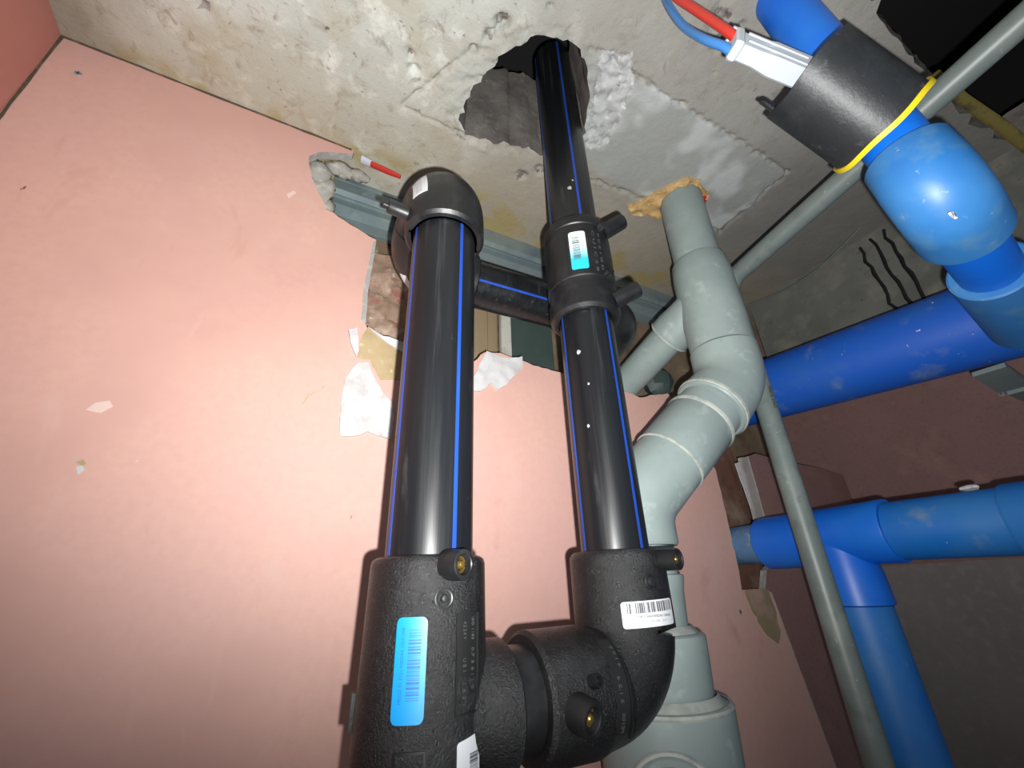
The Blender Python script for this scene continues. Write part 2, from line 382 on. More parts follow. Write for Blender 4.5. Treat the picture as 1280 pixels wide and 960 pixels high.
# broken white aggregate beside the hole: faces of the ceiling with their own material
ceil_o.data.materials.append(M['chip']); ceil_o.data.materials.append(mat('dark_aggregate', '#6c6863', .9, [(40, '#8f8b85', .45, .6), (70, '#4a4743', .55, .7)], ((60, .9), (160, .7))))
for pl in ceil_o.data.polygons:
    c = pl.center; j = noise.noise(V((c.x, c.y, 0)) * 45) * .012
    if pip(np.array([(c.x + j, c.y - j)]), CHIP)[0]: pl.material_index = 1
    elif any(math.hypot(c.x - px + j, c.y - py - j) < r_ * .62 for px, py, r_ in PITS if r_ > .0135): pl.material_index = 2
mb = MB()
for poly, dz, sd in ((HOLE, .34, 0), (VOID, .1, 3)):
    n = len(poly); lv = 7; cx = sum(p[0] for p in poly) / n; cy = sum(p[1] for p in poly) / n; vs = []
    for k in range(lv):
        for x, y in poly:
            t = k / (lv - 1); e = noise.noise_vector(V((x * 25, y * 25, t * 4 + sd))) * .010 * (t > 0)
            z0 = H + relief(x, y, False) if k == 0 else H + dz * t
            s = 1 - (.10 if poly is HOLE else 0) * t
            vs.append((cx + (x - cx) * s + e.x, cy + (y - cy) * s + e.y, z0))
    mb.add(vs, [(k * n + i, k * n + (i + 1) % n, (k + 1) * n + (i + 1) % n, (k + 1) * n + i) for k in range(lv - 1) for i in range(n)])
part_o = link('broken_edge', mb, M['void'], ceil_o, V(), 50)
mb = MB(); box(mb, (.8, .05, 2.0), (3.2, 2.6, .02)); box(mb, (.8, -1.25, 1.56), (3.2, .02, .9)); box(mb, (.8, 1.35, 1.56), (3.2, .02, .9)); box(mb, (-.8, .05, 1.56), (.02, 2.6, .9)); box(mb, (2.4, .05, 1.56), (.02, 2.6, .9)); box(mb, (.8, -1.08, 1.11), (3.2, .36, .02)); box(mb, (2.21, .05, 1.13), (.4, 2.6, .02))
structure('blackout_box', mb, mat('painted_darkness', (.012, .012, .012, 1), .9))  # closed box added over the openings against world light, coloured near-black as darkness
# beam along the right side, hiding the top of the right wall
mb = MB(); P, F = sheet([(-.9, .70), (.874, .70), (.874, H + .02), (-.9, H + .02)], [], grid(.0, .87, .72, H, .02))
mb.add([(1.70 + .004 * noise.fractal(V((y * 9, z * 9, 2)), 1, 2, 4), y, z) for y, z in P], F)
box(mb, (1.86, -.013, .70), (.30, 1.774, .01)); beam = structure('trim_1', mb, M['beam'])
for k, (y0, z0, ln) in enumerate(((.44, 1.07, .28), (.40, 1.08, .3), (.362, 1.085, .3))):
    m_ = MB(); pts_ = [V((1.699, y0 + .012 * noise.noise(V((k * 3.3, i * .7, 0))) - .01 * i / 9, z0 - ln * i / 9)) for i in range(10)]
    sweep(m_, pts_, [.005 + .006 * abs(noise.noise(V((k, i * .9, 4)))) for i in range(10)], 6); link('crack', m_, M['dark'], beam, V())
# back wall board with the broken-out hole
WH = [(.012, 1.1), (.004, 1.086), (-.035, 1.068), (-.075, 1.046), (-0.094, 1.02), (-0.092, 0.989), (-0.062, 0.918), (-0.03, 0.862), (0.0, .848), (0.044, 0.83), (0.096, 0.812), (0.094, 0.733), (0.092, 0.647), (0.097, 0.557), (0.107, 0.541), (0.142, 0.536), (0.183, 0.528), (0.259, 0.52), (0.321, 0.49), (0.368, 0.518), (0.397, 0.553), (0.444, 0.56), (0.5, 0.556), (0.529, 0.549), (0.633, 0.542), (0.744, 0.533), (0.881, 0.527), (0.927, 0.516), (0.971, 0.532), (1.057, 0.553), (1.15, 0.433), (1.203, 0.312)]
EDGE = [(1.201, 0.306), (1.203, 0.183), (1.199, 0.048), (1.19, -0.03)]
outA = [(XL - .01, FL), (1.40, FL), (1.393, -.452), (1.352, -.24), (1.318, -.05)] + EDGE[::-1]
outA = [(XL - .01, FL), (1.40, FL), (1.393, -.452), (1.352, -.24), (1.318, -.045), (1.30, -.03), (1.19, -.03)] + ragged(EDGE[::-1], .02, .003, 2, False)[1:] + ragged(WH[::-1], .014, .004, 3, False) + [(.012, H + .03), (XL - .01, H + .03)]
def board(name, poly, m, y=YW, th=.022, pts=(), wob=.0012):
    P, F = sheet(poly, [], pts); n = len(P); mb = MB()
    mb.add([(x, y + wob * noise.fractal(V((x * 4, z * 4, 1)), 1, 2, 3), z) for x, z in P], F)
    k = len(poly); mb.add([(x, y + wob * noise.fractal(V((x * 4, z * 4, 1)), 1, 2, 3), z) for x, z in poly] + [(x, y + th, z) for x, z in poly], [(i, (i + 1) % k, k + (i + 1) % k, k + i) for i in range(k)])
    o = structure(name, mb, m, 30); o.data.materials.append(M['edge'])
    for p in o.data.polygons[len(F):]: p.material_index = 1
    return o
wall = board('wall_back', outA, M['pink'], pts=grid(-.59, 1.38, -.9, 1.1, .04))
def wpart(name, poly, m, y, th, seed=0, amp=.003, rough=0, label=None, step=.012):
    poly = ragged(poly, step, amp, seed); P, F = sheet(poly, [], grid(min(p[0] for p in poly), max(p[0] for p in poly), min(p[1] for p in poly), max(p[1] for p in poly), .010)); mb = MB()
    f = lambda x, z: y - rough * (.4 + noise.fractal(V((x * 40, z * 40, seed)), 1, 2, 3))
    n = len(P); k = len(poly)
    mb.add([(x, f(x, z), z) for x, z in P], F)
    mb.add([(x, f(x, z), z) for x, z in poly] + [(x, y + th, z) for x, z in poly], [(i, (i + 1) % k, k + (i + 1) % k, k + i) for i in range(k)])
    return link(name, mb, m, wall, V(), 40, label)
wpart('torn_paper', [(0.093, 0.452), (0.114, 0.458), (0.143, 0.402), (0.181, 0.361), (0.181, 0.288), (0.149, 0.293), (0.13, 0.298), (0.102, 0.283), (0.079, 0.284), (0.072, 0.361), (0.071, 0.407), (0.084, 0.435)], M['gyp'], YW - .004, .004, 1, .004, .004, 'large torn flap of white gypsum under the hole')
wpart('torn_paper', [(0.062, 0.529), (0.081, 0.539), (0.088, 0.50), (0.091, 0.481), (0.087, 0.466), (0.073, 0.497)], M['gyp'], YW - .006, .006, 2, .003, .003, 'small white curl of torn paper at the hole edge')
wpart('torn_paper', [(0.368, 0.478), (0.402, 0.556), (0.444, 0.548), (0.48, 0.552), (0.51, 0.565), (0.51, 0.531), (0.465, 0.479), (0.43, 0.447), (0.417, 0.469), (0.386, 0.437), (0.30, 0.424), (.3, .47)], M['gyp'], YW - .004, .004, 3, .004, .004, 'torn white gypsum right of the left upright')
wpart('bare_core', [(0.104, 0.55), (0.14, .534), (0.25, 0.517), (0.25, 0.443), (0.144, 0.422), (0.117, 0.466), (0.092, 0.465), (0.091, 0.512)], M['core'], YW - .0012, .002, 4, .004, .0006, 'tan board core where the paper is torn off')
wpart('torn_paper', [(.105, .548), (.14, .533), (.19, .528), (.19, .50), (.165, .512), (.14, .525)], M['gyp'], YW - .004, .003, 8, .003, .003)
wpart('chipped_paper', [(-0.303, 0.184), (-0.294, 0.191), (-0.285, 0.199), (-0.275, 0.188), (-0.282, 0.169), (-0.293, 0.176)], M['core'], YW - .0004, .001, 6, .004, .0004, 'tan chip in the paint left of the uprights', .01)
wpart('filler_spot', [(-.290, .187), (-.284, .190), (-.279, .184), (-.284, .176)], M['gyp'], YW - .001, .001, 7, .002, .0004, None, .01)
wpart('filler_spot', [(-0.308, 0.278), (-0.30, 0.293), (-0.283, 0.300), (-0.276, 0.29), (-0.287, 0.277)], mat('white_smear', '#d9bfb6', .7), YW - .0004, .001, 9, .003, .0003, 'pale smear on the pink wall', .01)
wpart('filler_spot', [(-.12, .865), (-.108, .885), (-.102, .88), (-.113, .855)], bpy.data.materials['white_smear'], YW - .0004, .001, 10, .002, .0003, None, .01)
wpart('broken_core', [(.097, .81), (.096, .733), (.094, .647), (.099, .56), (.088, .56), (.083, .65), (.086, .735), (.090, .80)], M['edge'], YW - .001, .002, 14, .002, .0008, 'grey broken core along the hole edge')
for q, (a, b) in enumerate((((.0, .335), (.012, .372)), ((.03, .375), (.042, .41)), ((.012, .36), (.022, .372)), ((-.02, -.26), (-.012, -.275)))):
    dx, dz = b[0] - a[0], b[1] - a[1]; L_ = math.hypot(dx, dz); nx, nz_ = -dz / L_ * .0018, dx / L_ * .0018
    wpart('scratch', [a, (a[0] + dx * .5 + nx, a[1] + dz * .5 + nz_), b, (a[0] + dx * .5 - nx, a[1] + dz * .5 - nz_)], M['core'], YW - .0003, .0006, 30 + q, .0012, .0002, None, .006)
for q, (pts_, nm_) in enumerate(((( [V((x, YW - .001, H - .0005)) for x in np.linspace(XL, .0, 40)]), 'trim_4'), ([V((XL + .001, YW - .001, z)) for z in np.linspace(-.9, H, 60)], 'trim_5'))):
    m_ = MB(); sweep(m_, [p + noise.noise_vector(p * 30) * .0012 for p in pts_], [.0022 + .0022 * abs(noise.noise(p * 22)) for p in pts_], 6); structure(nm_, m_, mat('dirty_joint_' + nm_, '#4a4032', .9, [(30, '#6f5a44', .5, .7)]))
# second board right of the gap, its torn white edge, and the strip behind
outB = ragged([(1.318, FL), (1.405, -1.0), (1.400, -.45), (1.359, -.24), (1.325, -.04), (1.30, -.03), (1.33, .02), (1.392, .05), (1.392, .378), (1.438, .392), (1.57, .382), (1.819, .375), (1.93, .365), (1.99, .36), (1.99, FL)], .03, .002, 4)
outB[0] = (1.405, FL)
board('wall_back_right', outB, M['red_board'], y=YW + .002, pts=grid(1.32, 1.98, -.9, .37, .05))
mb = MB(); prism(mb, [(1.352, .37), (1.389, .376), (1.389, .045), (1.345, .045)], lambda a, b, c: (a, YW + .004 + c, b), .012); structure('trim_2', mb, mat('white_paper_strip', '#a9a29b', .7, [(20, '#97908a', .4, .7)]))
mb = MB(); P, F = sheet([(1.1, -.2), (1.40, -.2), (1.40, .52), (1.1, .52)], [], grid(1.1, 1.40, -.2, .5, .02)); mb.add([(x, YW + .06 + .003 * noise.noise(V((x * 20, z * 20, 0))), z) for x, z in P], F)
structure('trim_3', mb, mat('brown_stud', '#6b4a3c', .8, [(9, '#8a7868', .5, .7), (25, '#55402f', .55, .75)], ((40, .4),)))
# torn paper along the gap edge
g = MB(); prism(g, ragged([(1.318, .345), (1.345, .355), (1.346, .22), (1.338, .20), (1.332, .27), (1.325, .29)], .02, .004, 6), lambda a, b, c: (a, YW + .006 + c, b), .003); link('torn_paper', g, M['gyp'], bpy.data.objects['wall_back_right'], V())
wpart('old_stain', [(1.2, -.03), (1.30, -.03), (1.318, -.08), (1.31, -.14), (1.29, -.17), (1.25, -.145), (1.215, -.09)], mat('olive_stain', '#8d8163', .75, [(9, '#b08f80', .48, .62)]), YW - .0006, .001, 12, .006, .0002, 'olive damp stain below the board edge')
# cavity behind the board
mb = MB(); P, F = sheet([(-.3, -.1), (XR + .3, -.1), (XR + .3, H + .05), (-.3, H + .05)], [], grid(-.2, 2.0, .3, H, .025)); mb.add([(x, 1.08 + .008 * noise.fractal(V((x * 12, z * 12, 5)), 1, 2, 3), z) for x, z in P], F)
structure('wall_cavity', mb, M['brown_wall'])
mb = MB(); P, F = sheet([(-1.0, FL), (.877, FL), (.877, H + .03), (-1.0, H + .03)], [], grid(-.3, .87, -.5, H, .04)); mb.add([(XL + .002 * noise.fractal(V((y * 5, z * 5, 3)), 1, 2, 3), y, z) for y, z in P], F)
structure('wall_left', mb, mat('pink_side_board', '#b3766b', .65, [(3, '#a96e63', .4, .7), (20, '#c08377', .6, .75)], ((120, .12),)))
mb = MB(); P, F = sheet([(-1.0, FL), (1.07, FL), (1.07, .02), (-1.0, .05)], [], grid(-.5, 1.06, -.9, .05, .05)); mb.add([(XR, y, z) for y, z in P], F)
structure('wall_right', mb, M['grey_board'])
mb = MB(); P, F = sheet([(-1.0, .05), (1.07, .02), (1.07, H), (-1.0, H)], [], grid(-.5, 1.06, .05, H, .05)); mb.add([(XR - .001, y, z) for y, z in P], F)
structure('wall_right_upper', mb, M['red_board'])
mb = MB(); box(mb, (.7, 0, FL - .01), (2.7, 2.2, .02)); structure('floor', mb, M['grey_board'])
# panels seen in the cavity
mb = MB(); box(mb, (.627, 1.02, .70), (.17, .012, .30)); solo('sheet_panel', mb, M['green'], 'dark green sheet set in the wall hole between the two black uprights', 'panel', (.627, 1.02, .55))
mb = MB(); box(mb, (.528, 1.005, .70), (.034, .016, .30)); solo('batten', mb, mat('white_batten', '#b3b1a8', .7, [(20, '#9c9990', .5, .7)]), 'narrow white batten at the left edge of the dark green sheet', 'batten', (.528, 1.005, .55))
mb = MB(); box(mb, (.452, 1.02, .70), (.10, .02, .30)); box(mb, (.475, 1.008, .70), (.012, .004, .30)); solo('wood_board', mb, mat('brown_wood', '#86755c', .7, [(12, '#6d5f49', .4, .65, (1, 1, .12)), (30, '#a09684', .62, .8, (1, 1, .1))]), 'brown wooden board in the wall hole left of the white batten', 'board', (.452, 1.02, .55))
mb = MB(); sheetp = ragged([(.10, .86), (.26, .88), (.26, .55), (.10, .55)], .03, .006, 9); P, F = sheet(sheetp, [], grid(.1, .26, .55, .88, .008))
mb.add([(x, .985 - .012 * (.4 + noise.fractal(V((x * 22, z * 22, 8)), 1, 2, 4)), z) for x, z in P], F); k = len(sheetp)
mb.add([(x, .985, z) for x, z in sheetp] + [(x, 1.07, z) for x, z in sheetp], [(i, (i + 1) % k, k + (i + 1) % k, k + i) for i in range(k)])
solo('brick_rubble', mb, mat('reddish_rubble', '#8f7765', .9, [(14, '#b7a08d', .5, .65), (22, '#84594d', .52, .66), (40, '#c9bfb2', .64, .72)], ((50, .8),)), 'rough reddish brick left in the wall hole beside the left black upright', 'brick', (.18, 1.0, .55))
# steel track fixed under the slab in the hole
tr = thing('steel_track', 'galvanised steel wall track fixed to the slab inside the wall hole', 'track', (.55, 1.02, 1.0))
def track_prof(mb, x0, x1, prof):
    n = len(prof); mb.add([(x0, y, z) for y, z in prof] + [(x1, y, z) for y, z in prof], [tuple(range(n)), tuple(range(2 * n - 1, n - 1, -1))] + [(i, (i + 1) % n, n + (i + 1) % n, n + i) for i in range(n)])
mb = MB(); track_prof(mb, -.03, 1.45, [(.975, 1.10), (.975, 1.048), (.99, 1.040), (1.0, 1.048), (1.004, 1.06), (1.018, 1.06), (1.02, 1.036), (1.05, 1.022), (1.05, .985), (1.062, .985), (1.062, 1.10)]); part('channel', mb, M['steel'], tr, ang=20)
mb = MB(); track_prof(mb, -.028, 1.45, [(.9735, 1.092), (.9735, 1.084), (.976, 1.084), (.976, 1.092)]); part('rib', mb, M['steel'], tr)

# ------------------------------------------------------------ black pipes
LX, LY = .178, .565; QX, QY = .50, .585; PR = .055
FL_ = FZ(LX, LY); FR_ = FZ(QX, QY); HZ = -.128; HY = .577
def vpipe(label, F, z0, z1, stripes, group=None):
    o = F[0]; t = thing('black_pipe', label, 'pipe', (o.x, o.y, z0))
    mb = MB(); lathe(mb, (o.x, o.y, z0), (0, 0, 1), [(0, PR), (z1 - z0, PR)], 64); part('pipe_wall', mb, M['black'], t)
    for a in stripes:
        s = MB(); wrap(s, F, PR - .0001, a - 2.9, a + 2.9, z0, z1, 4, thick=.0005); part('stripe', s, M['stripe'], t)
    return t
vpipe('thick black blue-striped pipe, left of the two uprights', FL_, .0364, .575, (-76, -169, 105, 15))
vpipe('black blue-striped pipe of the right upright, between the coupling and the lower elbow', FR_, .046, .50, (-81, 172, 95, 5))
vpipe('black blue-striped pipe rising from the coupling into the ceiling hole', FR_, .725, 1.45, (-110, 164, 68, -20))
for F_, a, z, rr, lab in ((FR_, -128, .835, .006, 'black_pipe.002'), (FR_, -152, .40, .0055, 'black_pipe.001'), (FR_, -150, .25, .0035, 'black_pipe.001'), (FR_, -140, .33, .0025, 'black_pipe.001'), (FR_, -118, .86, .003, 'black_pipe.002')):
    mb = MB(); c = on(F_, PR, a, z); nn = nrm(F_, a); k = 10; vs = [c + nn * .0012]
    e1_, e2_, _ = fr(nn)
    for q in range(k):
        g = 2 * math.pi * q / k; e = rr * (1 + .5 * noise.noise(V((math.cos(g) * 2, math.sin(g) * 2, z * 40)))); vs.append(c + e * (math.cos(g) * e1_ + 1.3 * math.sin(g) * e2_) - nn * .0006)
    mb.add(vs, [(0, 1 + q, 1 + (q + 1) % k) for q in range(k)]); part('mortar_speck', mb, M['bead'], bpy.data.objects[lab])
# lower left tee
tee = thing('pipe_tee', 'big black fusion tee under the left upright, with a bright blue barcode sticker', 'pipe fitting', (LX, LY, -.17))
TR = .0705
mb = MB(); lathe(mb, (LX, LY, 0), (0, 0, 1), [(-.34, PR), (-.34, .070), (-.30, .0735), (.028, TR), (.033, TR - .0015), (.0358, TR - .005), (.0358, .001)], 72, caps=False)
part('body', mb, M['fit'], tee)
mb = MB(); lathe(mb, (LX, HY - .008, HZ), (1, 0, 0), [(.03, .066), (.062, .067), (.068, .070), (.096, .070), (.099, .067), (.099, .001)], 56, caps=False); part('branch', mb, M['fit'], tee)
t = terminal(tee, on(FL_, TR - .004, -86, .0244), (.42, -.86, -.02), .0165, .022, hole=.012)
mb = MB(); p = on(FL_, TR, -92.7, -.0094); lathe(mb, p, nrm(FL_, -92.7), [(-.003, .011), (.0015, .0108), (.002, .0095), (.0015, .008), (-.001, .0076), (-.001, .0045), (.003, .0042), (.0042, .003), (.0045, .0003)], 24, caps=False); part('fusion_indicator', mb, M['fit_smooth'], tee)
st = MB(); wrap(st, FL_, TR + .0012, -132, -106, -.1178, -.0258, 12, .006, .0007); sk = part('sticker', st, M['bluestick'], tee, 'bright blue sticker printed with a barcode')
part('barcode', barcode(FL_, TR + .0019, -121, -110.5, -.0985, -.0375, 't', 4), M['inkblue'], sk)
mb = MB(); text(mb, 'M0222 01 2121 N0024A 10241098', FL_, TR + .0019, -124.5, -.1015, .0048, 90, .0002, fit=.066); part('print', mb, M['inkblue'], sk)
mb = MB(); wrap(mb, FL_, TR + .0004, -80, -54, -.1155, -.0245, 10, thick=.0006); npl = part('name_plate', mb, M['dark'], tee, 'sunken dark plate with raised lettering')
mb = MB()
for a in (-80, -54): wrap(mb, FL_, TR + .0004, a - .7, a + .7, -.116, -.024, 2, thick=.002)
for z in (-.1155, -.0245): wrap(mb, FL_, TR + .0004, -80, -54, z - .0008, z + .0008, 10, thick=.002)
part('plate_rim', mb, M['fit_smooth'], npl)
mb = MB(); text(mb, '4.2 2.4 V', FL_, TR + .001, -73, -.033, .0062, -90, .0006, fit=.017); text(mb, 'U E 1', FL_, TR + .001, -73, -.067, .0062, -90, .0006, fit=.012); text(mb, '1 6 2 1', FL_, TR + .001, -73, -.088, .0062, -90, .0006, fit=.02)
text(mb, 'ISO 1183', FL_, TR + .001, -63, -.029, .0055, -90, .0006, fit=.022); text(mb, '0.7 3 6 : 1 0', FL_, TR + .001, -63, -.058, .0055, -90, .0006, fit=.038)
part('raised_lettering', mb, M['emboss'], npl)
mb = MB()
for k in range(12):
    a = 2 * math.pi * k / 12; box(mb, on(FL_, TR + .001, -92.2 + math.degrees(.0085 * math.cos(a) / TR), -.0699 + .0085 * math.sin(a)), (.002, .002, .0028))
box(mb, on(FL_, TR + .001, -92.2, -.0699), (.005, .002, .0014), Matrix.Rotation(.8, 3, 'Y'))
part('date_dial', mb, M['fit_smooth'], tee, kind='stuff')
mb = MB(); wrap(mb, FL_, TR + .0012, -78, -52, -.1765, -.1375, 8, .003, .0007, .004); sk = part('sticker', mb, M['white'], tee, 'white sticker low on the tee')
part('barcode', barcode(FL_, TR + .002, -65, -54.5, -.172, -.1485, 't', 9), M['ink'], sk)
mb = MB()
for z in (-.139, -.19): wrap(mb, FL_, TR + .001, -127, -104, z - .001, z + .001, 8, thick=.002)
for a in (-127, -104): wrap(mb, FL_, TR + .001, a - .8, a + .8, -.19, -.139, 2, thick=.002)
part('mould_frame', mb, M['fit_smooth'], tee)
mb = MB(); box(mb, on(FL_, TR + .002, 159, -.118), (.012, .012, .035)); part('side_lug', mb, M['fit_smooth'], tee)
# spigot between
mb = MB(); lathe(mb, (.2775, HY, HZ), (1, 0, 0), [(0, PR + .004), (.0360, PR + .004)], 56); solo('pipe_spigot', mb, M['fit_smooth'], 'short smooth black pipe joining the tee to the lower elbow', 'pipe', (.32, HY, HZ))
# lower right elbow
el = thing('pipe_elbow', 'big black fusion elbow under the right upright, with a white barcode sticker', 'pipe fitting', (QX, QY, HZ - .08))
ER = .0755
pts = [(.314, HY, HZ), (.314, HY, HZ), (.319, HY, HZ), (.40, HY, HZ), (.41, HY + .002, HZ)]; rad = [PR, ER - .006, ER - .001, ER, ER - .003]
arc = bend((QX, QY, HZ), (1, 0, 0), (0, 0, 1), .075, 18)
pts += arc[1:-1]; rad += [ER - .003] * (len(arc) - 2)
pts += [(QX, QY, HZ + .062), (QX, QY, HZ + .066), (QX, QY, .036), (QX, QY, .041), (QX, QY, .0455), (QX, QY, .0455)]; rad += [ER - .003, ER, ER, ER - .002, ER - .006, PR]
mb = MB(); sweep(mb, pts, rad, 72, (True, True)); part('body', mb, M['fit'], el)
terminal(el, on(FR_, ER - .010, -62, .030), (.22, -.97, -.03), .0155, .038, hole=.014)
mb = MB(); p = on(FR_, ER, -95, 0); lathe(mb, p, nrm(FR_, -95), [(-.003, .011), (.0012, .0105), (.0022, .008), (.005, .0065), (.006, .004), (.0062, .0004)], 24, caps=False); part('fusion_indicator', mb, M['fit_smooth'], el)
mb = MB(); wrap(mb, FR_, ER + .0008, -132, -64, -.0585, -.0255, 20, .004, .0007, .003); sk = part('sticker', mb, M['white'], el, 'white sticker with a barcode and two lines of print')
part('barcode', barcode(FR_, ER + .0016, -126, -68, -.0405, -.0275, 'a', 12, .003), M['ink'], sk)
mb = MB(); text(mb, 'NB 7368S00SDR1108506', FR_, ER + .0016, -116, -.0452, .0042, 0, .0002, fit=.060); part('print', mb, M['ink'], sk)
mb = MB(); text(mb, 'OCTE: NB. 90. PE100K.  SDR 11  110', FR_, ER + .0016, -127, -.0512, .0036, 0, .0002, fit=.080); part('print', mb, M['inklight'], sk)
FB = FX(HY, HZ)
terminal(el, (.346, HY - ER + .006, HZ - .006), (.30, -.92, -.24), .0195, .024, hole=.014)
mb = MB(); p = V((.372, HY - ER - .004, HZ + .022)); lathe(mb, p, (.2, -1, .2), [(-.01, .008), (.004, .0075), (.004, .005), (-.004, .005), (-.004, .0003)], 16, caps=False); part('fusion_indicator', mb, M['fit_smooth'], el)
mb = MB(); wrap(mb, FB, ER - .0005, -30, 52, .402, .422, 14, thick=.0008); pl = part('name_plate', mb, M['dark'], el, 'curved dark plate with raised lettering')
mb = MB(); wrap(mb, FB, ER - .0005, -34, 56, .4225, .4245, 14, thick=.0028); part('plate_rim', mb, M['fit_smooth'], pl)
mb = MB()
F2 = (FB[0] + FB[3] * 0, FB[1], FB[2], FB[3])
text(mb, '4 1 0 2', FB, ER + .0004, 24, .4155, .006, 0, .0006, fit=.026); text(mb, '2 1.2 4', FB, ER + .0004, -4, .408, .006, 0, .0006, fit=.028); text(mb, 'PE100', FB, ER + .0004, -28, .4085, .007, 0, .0006, fit=.022)
part('raised_lettering', mb, M['emboss'], pl)
# coupling on the right upright
cp = thing('pipe_coupling', 'black fusion coupling on the right upright below the ceiling hole, white and blue barcode sticker', 'pipe fitting', (QX, QY, .49))
CR = .0735
mb = MB(); lathe(mb, (QX, QY, 0), (0, 0, 1), [(.5005, .001), (.5005, PR + .004), (.492, PR + .004), (.492, CR - .008), (.498, CR - .001), (.503, CR), (.534, CR), (.536, CR - .002), (.564, CR - .002), (.566, CR + .0005), (.690, CR + .0005), (.692, CR - .002), (.706, CR - .002), (.708, CR), (.728, CR), (.733, CR - .002), (.735, CR - .008), (.735, PR + .004), (.7245, PR + .004), (.7245, .001)], 72, caps=False); part('body', mb, M['fit_smooth'], cp)
d1 = V((.80, -.52, .10))
for zz, dd, L in ((.722, V((.72, -.42, .52)), .056), (.535, V((.74, -.52, .40)), .056)):
    terminal(cp, on(FR_, CR - .006, -62, zz - .012), dd, .0175, L, hole=.016)
for zz in (.705, .575):
    mb = MB(); box(mb, on(FR_, CR + .004, -80, zz), (.012, .012, .016), Matrix.Rotation(.5, 3, 'Y')); lathe(mb, on(FR_, CR + .004, -84, zz), nrm(FR_, -84), [(-.004, .0075), (.006, .007), (.006, .0045), (.001, .004), (.001, .0003)], 14, caps=False)
    part('fusion_indicator', mb, M['fit_smooth'], cp)
def two_tone():
    m = mat('white_to_blue_sticker', '#cfdde0', .45); nt = m.node_tree; N = nt.nodes; L = nt.links
    tc = N.new('ShaderNodeTexCoord'); s = N.new('ShaderNodeSeparateXYZ'); L.new(tc.outputs['Object'], s.inputs[0])
    mr = N.new('ShaderNodeMapRange'); mr.inputs['From Min'].default_value = .115; mr.inputs['From Max'].default_value = .150; L.new(s.outputs['Z'], mr.inputs[0])
    mx = N.new('ShaderNodeMix'); mx.data_type = 'RGBA'; mx.inputs['A'].default_value = rgb('#25b3cf'); mx.inputs['B'].default_value = rgb('#cfe0e0'); L.new(mr.outputs[0], mx.inputs['Factor']); L.new(mx.outputs['Result'], N['Principled BSDF'].inputs['Base Color']); return m
mb = MB(); wrap(mb, FR_, CR + .001, -141, -114, .578, .679, 10, .005, .0007); sk = part('sticker', mb, two_tone(), cp, 'sticker fading from white to blue with a barcode')
part('barcode', barcode(FR_, CR + .0018, -136, -124.5, .603, .664, 't', 21), M['ink'], sk)
mb = MB(); text(mb, '2101 PE100 SDR11 110', FR_, CR + .0018, -121, .669, .0045, -90, .0002, fit=.062); part('print', mb, M['inklight'], sk)
mb = MB()
for z in (.572, .686): wrap(mb, FR_, CR + .0005, -147, -108, z - .0006, z + .0006, 8, thick=.0012)
for a in (-147, -108): wrap(mb, FR_, CR + .0005, a - .5, a + .5, .572, .686, 2, thick=.0012)
part('mould_frame', mb, M['fit_smooth'], cp)
mb = MB(); text(mb, 'C U I C 2 8', FR_, CR + .0006, -102, .684, .008, -90, .0009, fit=.11); text(mb, 'F C E 1 G D', FR_, CR + .0006, -92, .680, .008, -90, .0009, fit=.10); part('raised_lettering', mb, M['emboss'], cp)
# upper elbows
def sweep_patch(mb, pts, r, a0, a1, l0, l1, n=8, m=6, thick=.0006):
    """thin patch lying on a swept tube between path lengths l0..l1 and angles a0..a1"""
    pts = [V(p) for p in pts]; fs_ = []; u, v, w = fr(pts[1] - pts[0]); L = 0; rows = []
    for i in range(len(pts)):
        t = (pts[min(i + 1, len(pts) - 1)] - pts[max(i - 1, 0)]).normalized(); u = (u - t * u.dot(t)).normalized(); rows.append((L, pts[i], u.copy(), t.cross(u)))
        if i + 1 < len(pts): L += (pts[i + 1] - pts[i]).length
    vs = []
    for rr in (r, r + thick):
        for k in range(m + 1):
            l = l0 + (l1 - l0) * k / m
            j = max(i for i in range(len(rows) - 1) if rows[i][0] <= l + 1e-9); f = (l - rows[j][0]) / max(1e-9, rows[j + 1][0] - rows[j][0])
            c, uu, vv = (rows[j][q].lerp(rows[j + 1][q], f) for q in (1, 2, 3)); uu.normalize(); vv.normalize()
            for h in range(n + 1):
                a = math.radians(a0 + (a1 - a0) * h / n); vs.append(c + rr * (math.cos(a) * uu + math.sin(a) * vv))
    N1 = n + 1; o = (m + 1) * N1
    fs = [(q + k * N1 + h, q + k * N1 + h + 1, q + (k + 1) * N1 + h + 1, q + (k + 1) * N1 + h) for q in (0, o) for k in range(m) for h in range(n)]
    for k in range(m):
        for h in (0, n): fs.append((k * N1 + h, (k + 1) * N1 + h, o + (k + 1) * N1 + h, o + k * N1 + h))
    for h in range(n):
        for k in (0, m): fs.append((k * N1 + h, k * N1 + h + 1, o + k * N1 + h + 1, o + k * N1 + h))
    return mb.add(vs, fs)
ZC = .675; ZT = .722; E1R = .0715; dn = V((0, .94, -.34)).normalized()
e1 = thing('pipe_elbow', 'black elbow capping the left upright and turning back to the wall, small white sticker', 'pipe fitting', (LX, LY, .57))
arc = bend((LX, LY, ZT), (0, 0, 1), dn, .08, 20)
pts = [(LX, LY, .5755), (LX, LY, .5755), (LX, LY, .568), (LX, LY, .568), (LX, LY, .573), (LX, LY, .60)]; rad = [.002, PR + .004, PR + .004, E1R - .005, E1R, E1R]
pts += arc[1:]; rad += [E1R] * 20
pe = arc[-1] + dn * .004; pts += [pe, pe]; rad += [E1R, .002]
mb = MB(); sweep(mb, pts, rad, 64, (True, True)); part('body', mb, M['fit_smooth'], e1)
P1_ = [(LX, LY, .568), (LX, LY, .60)] + arc[1:]
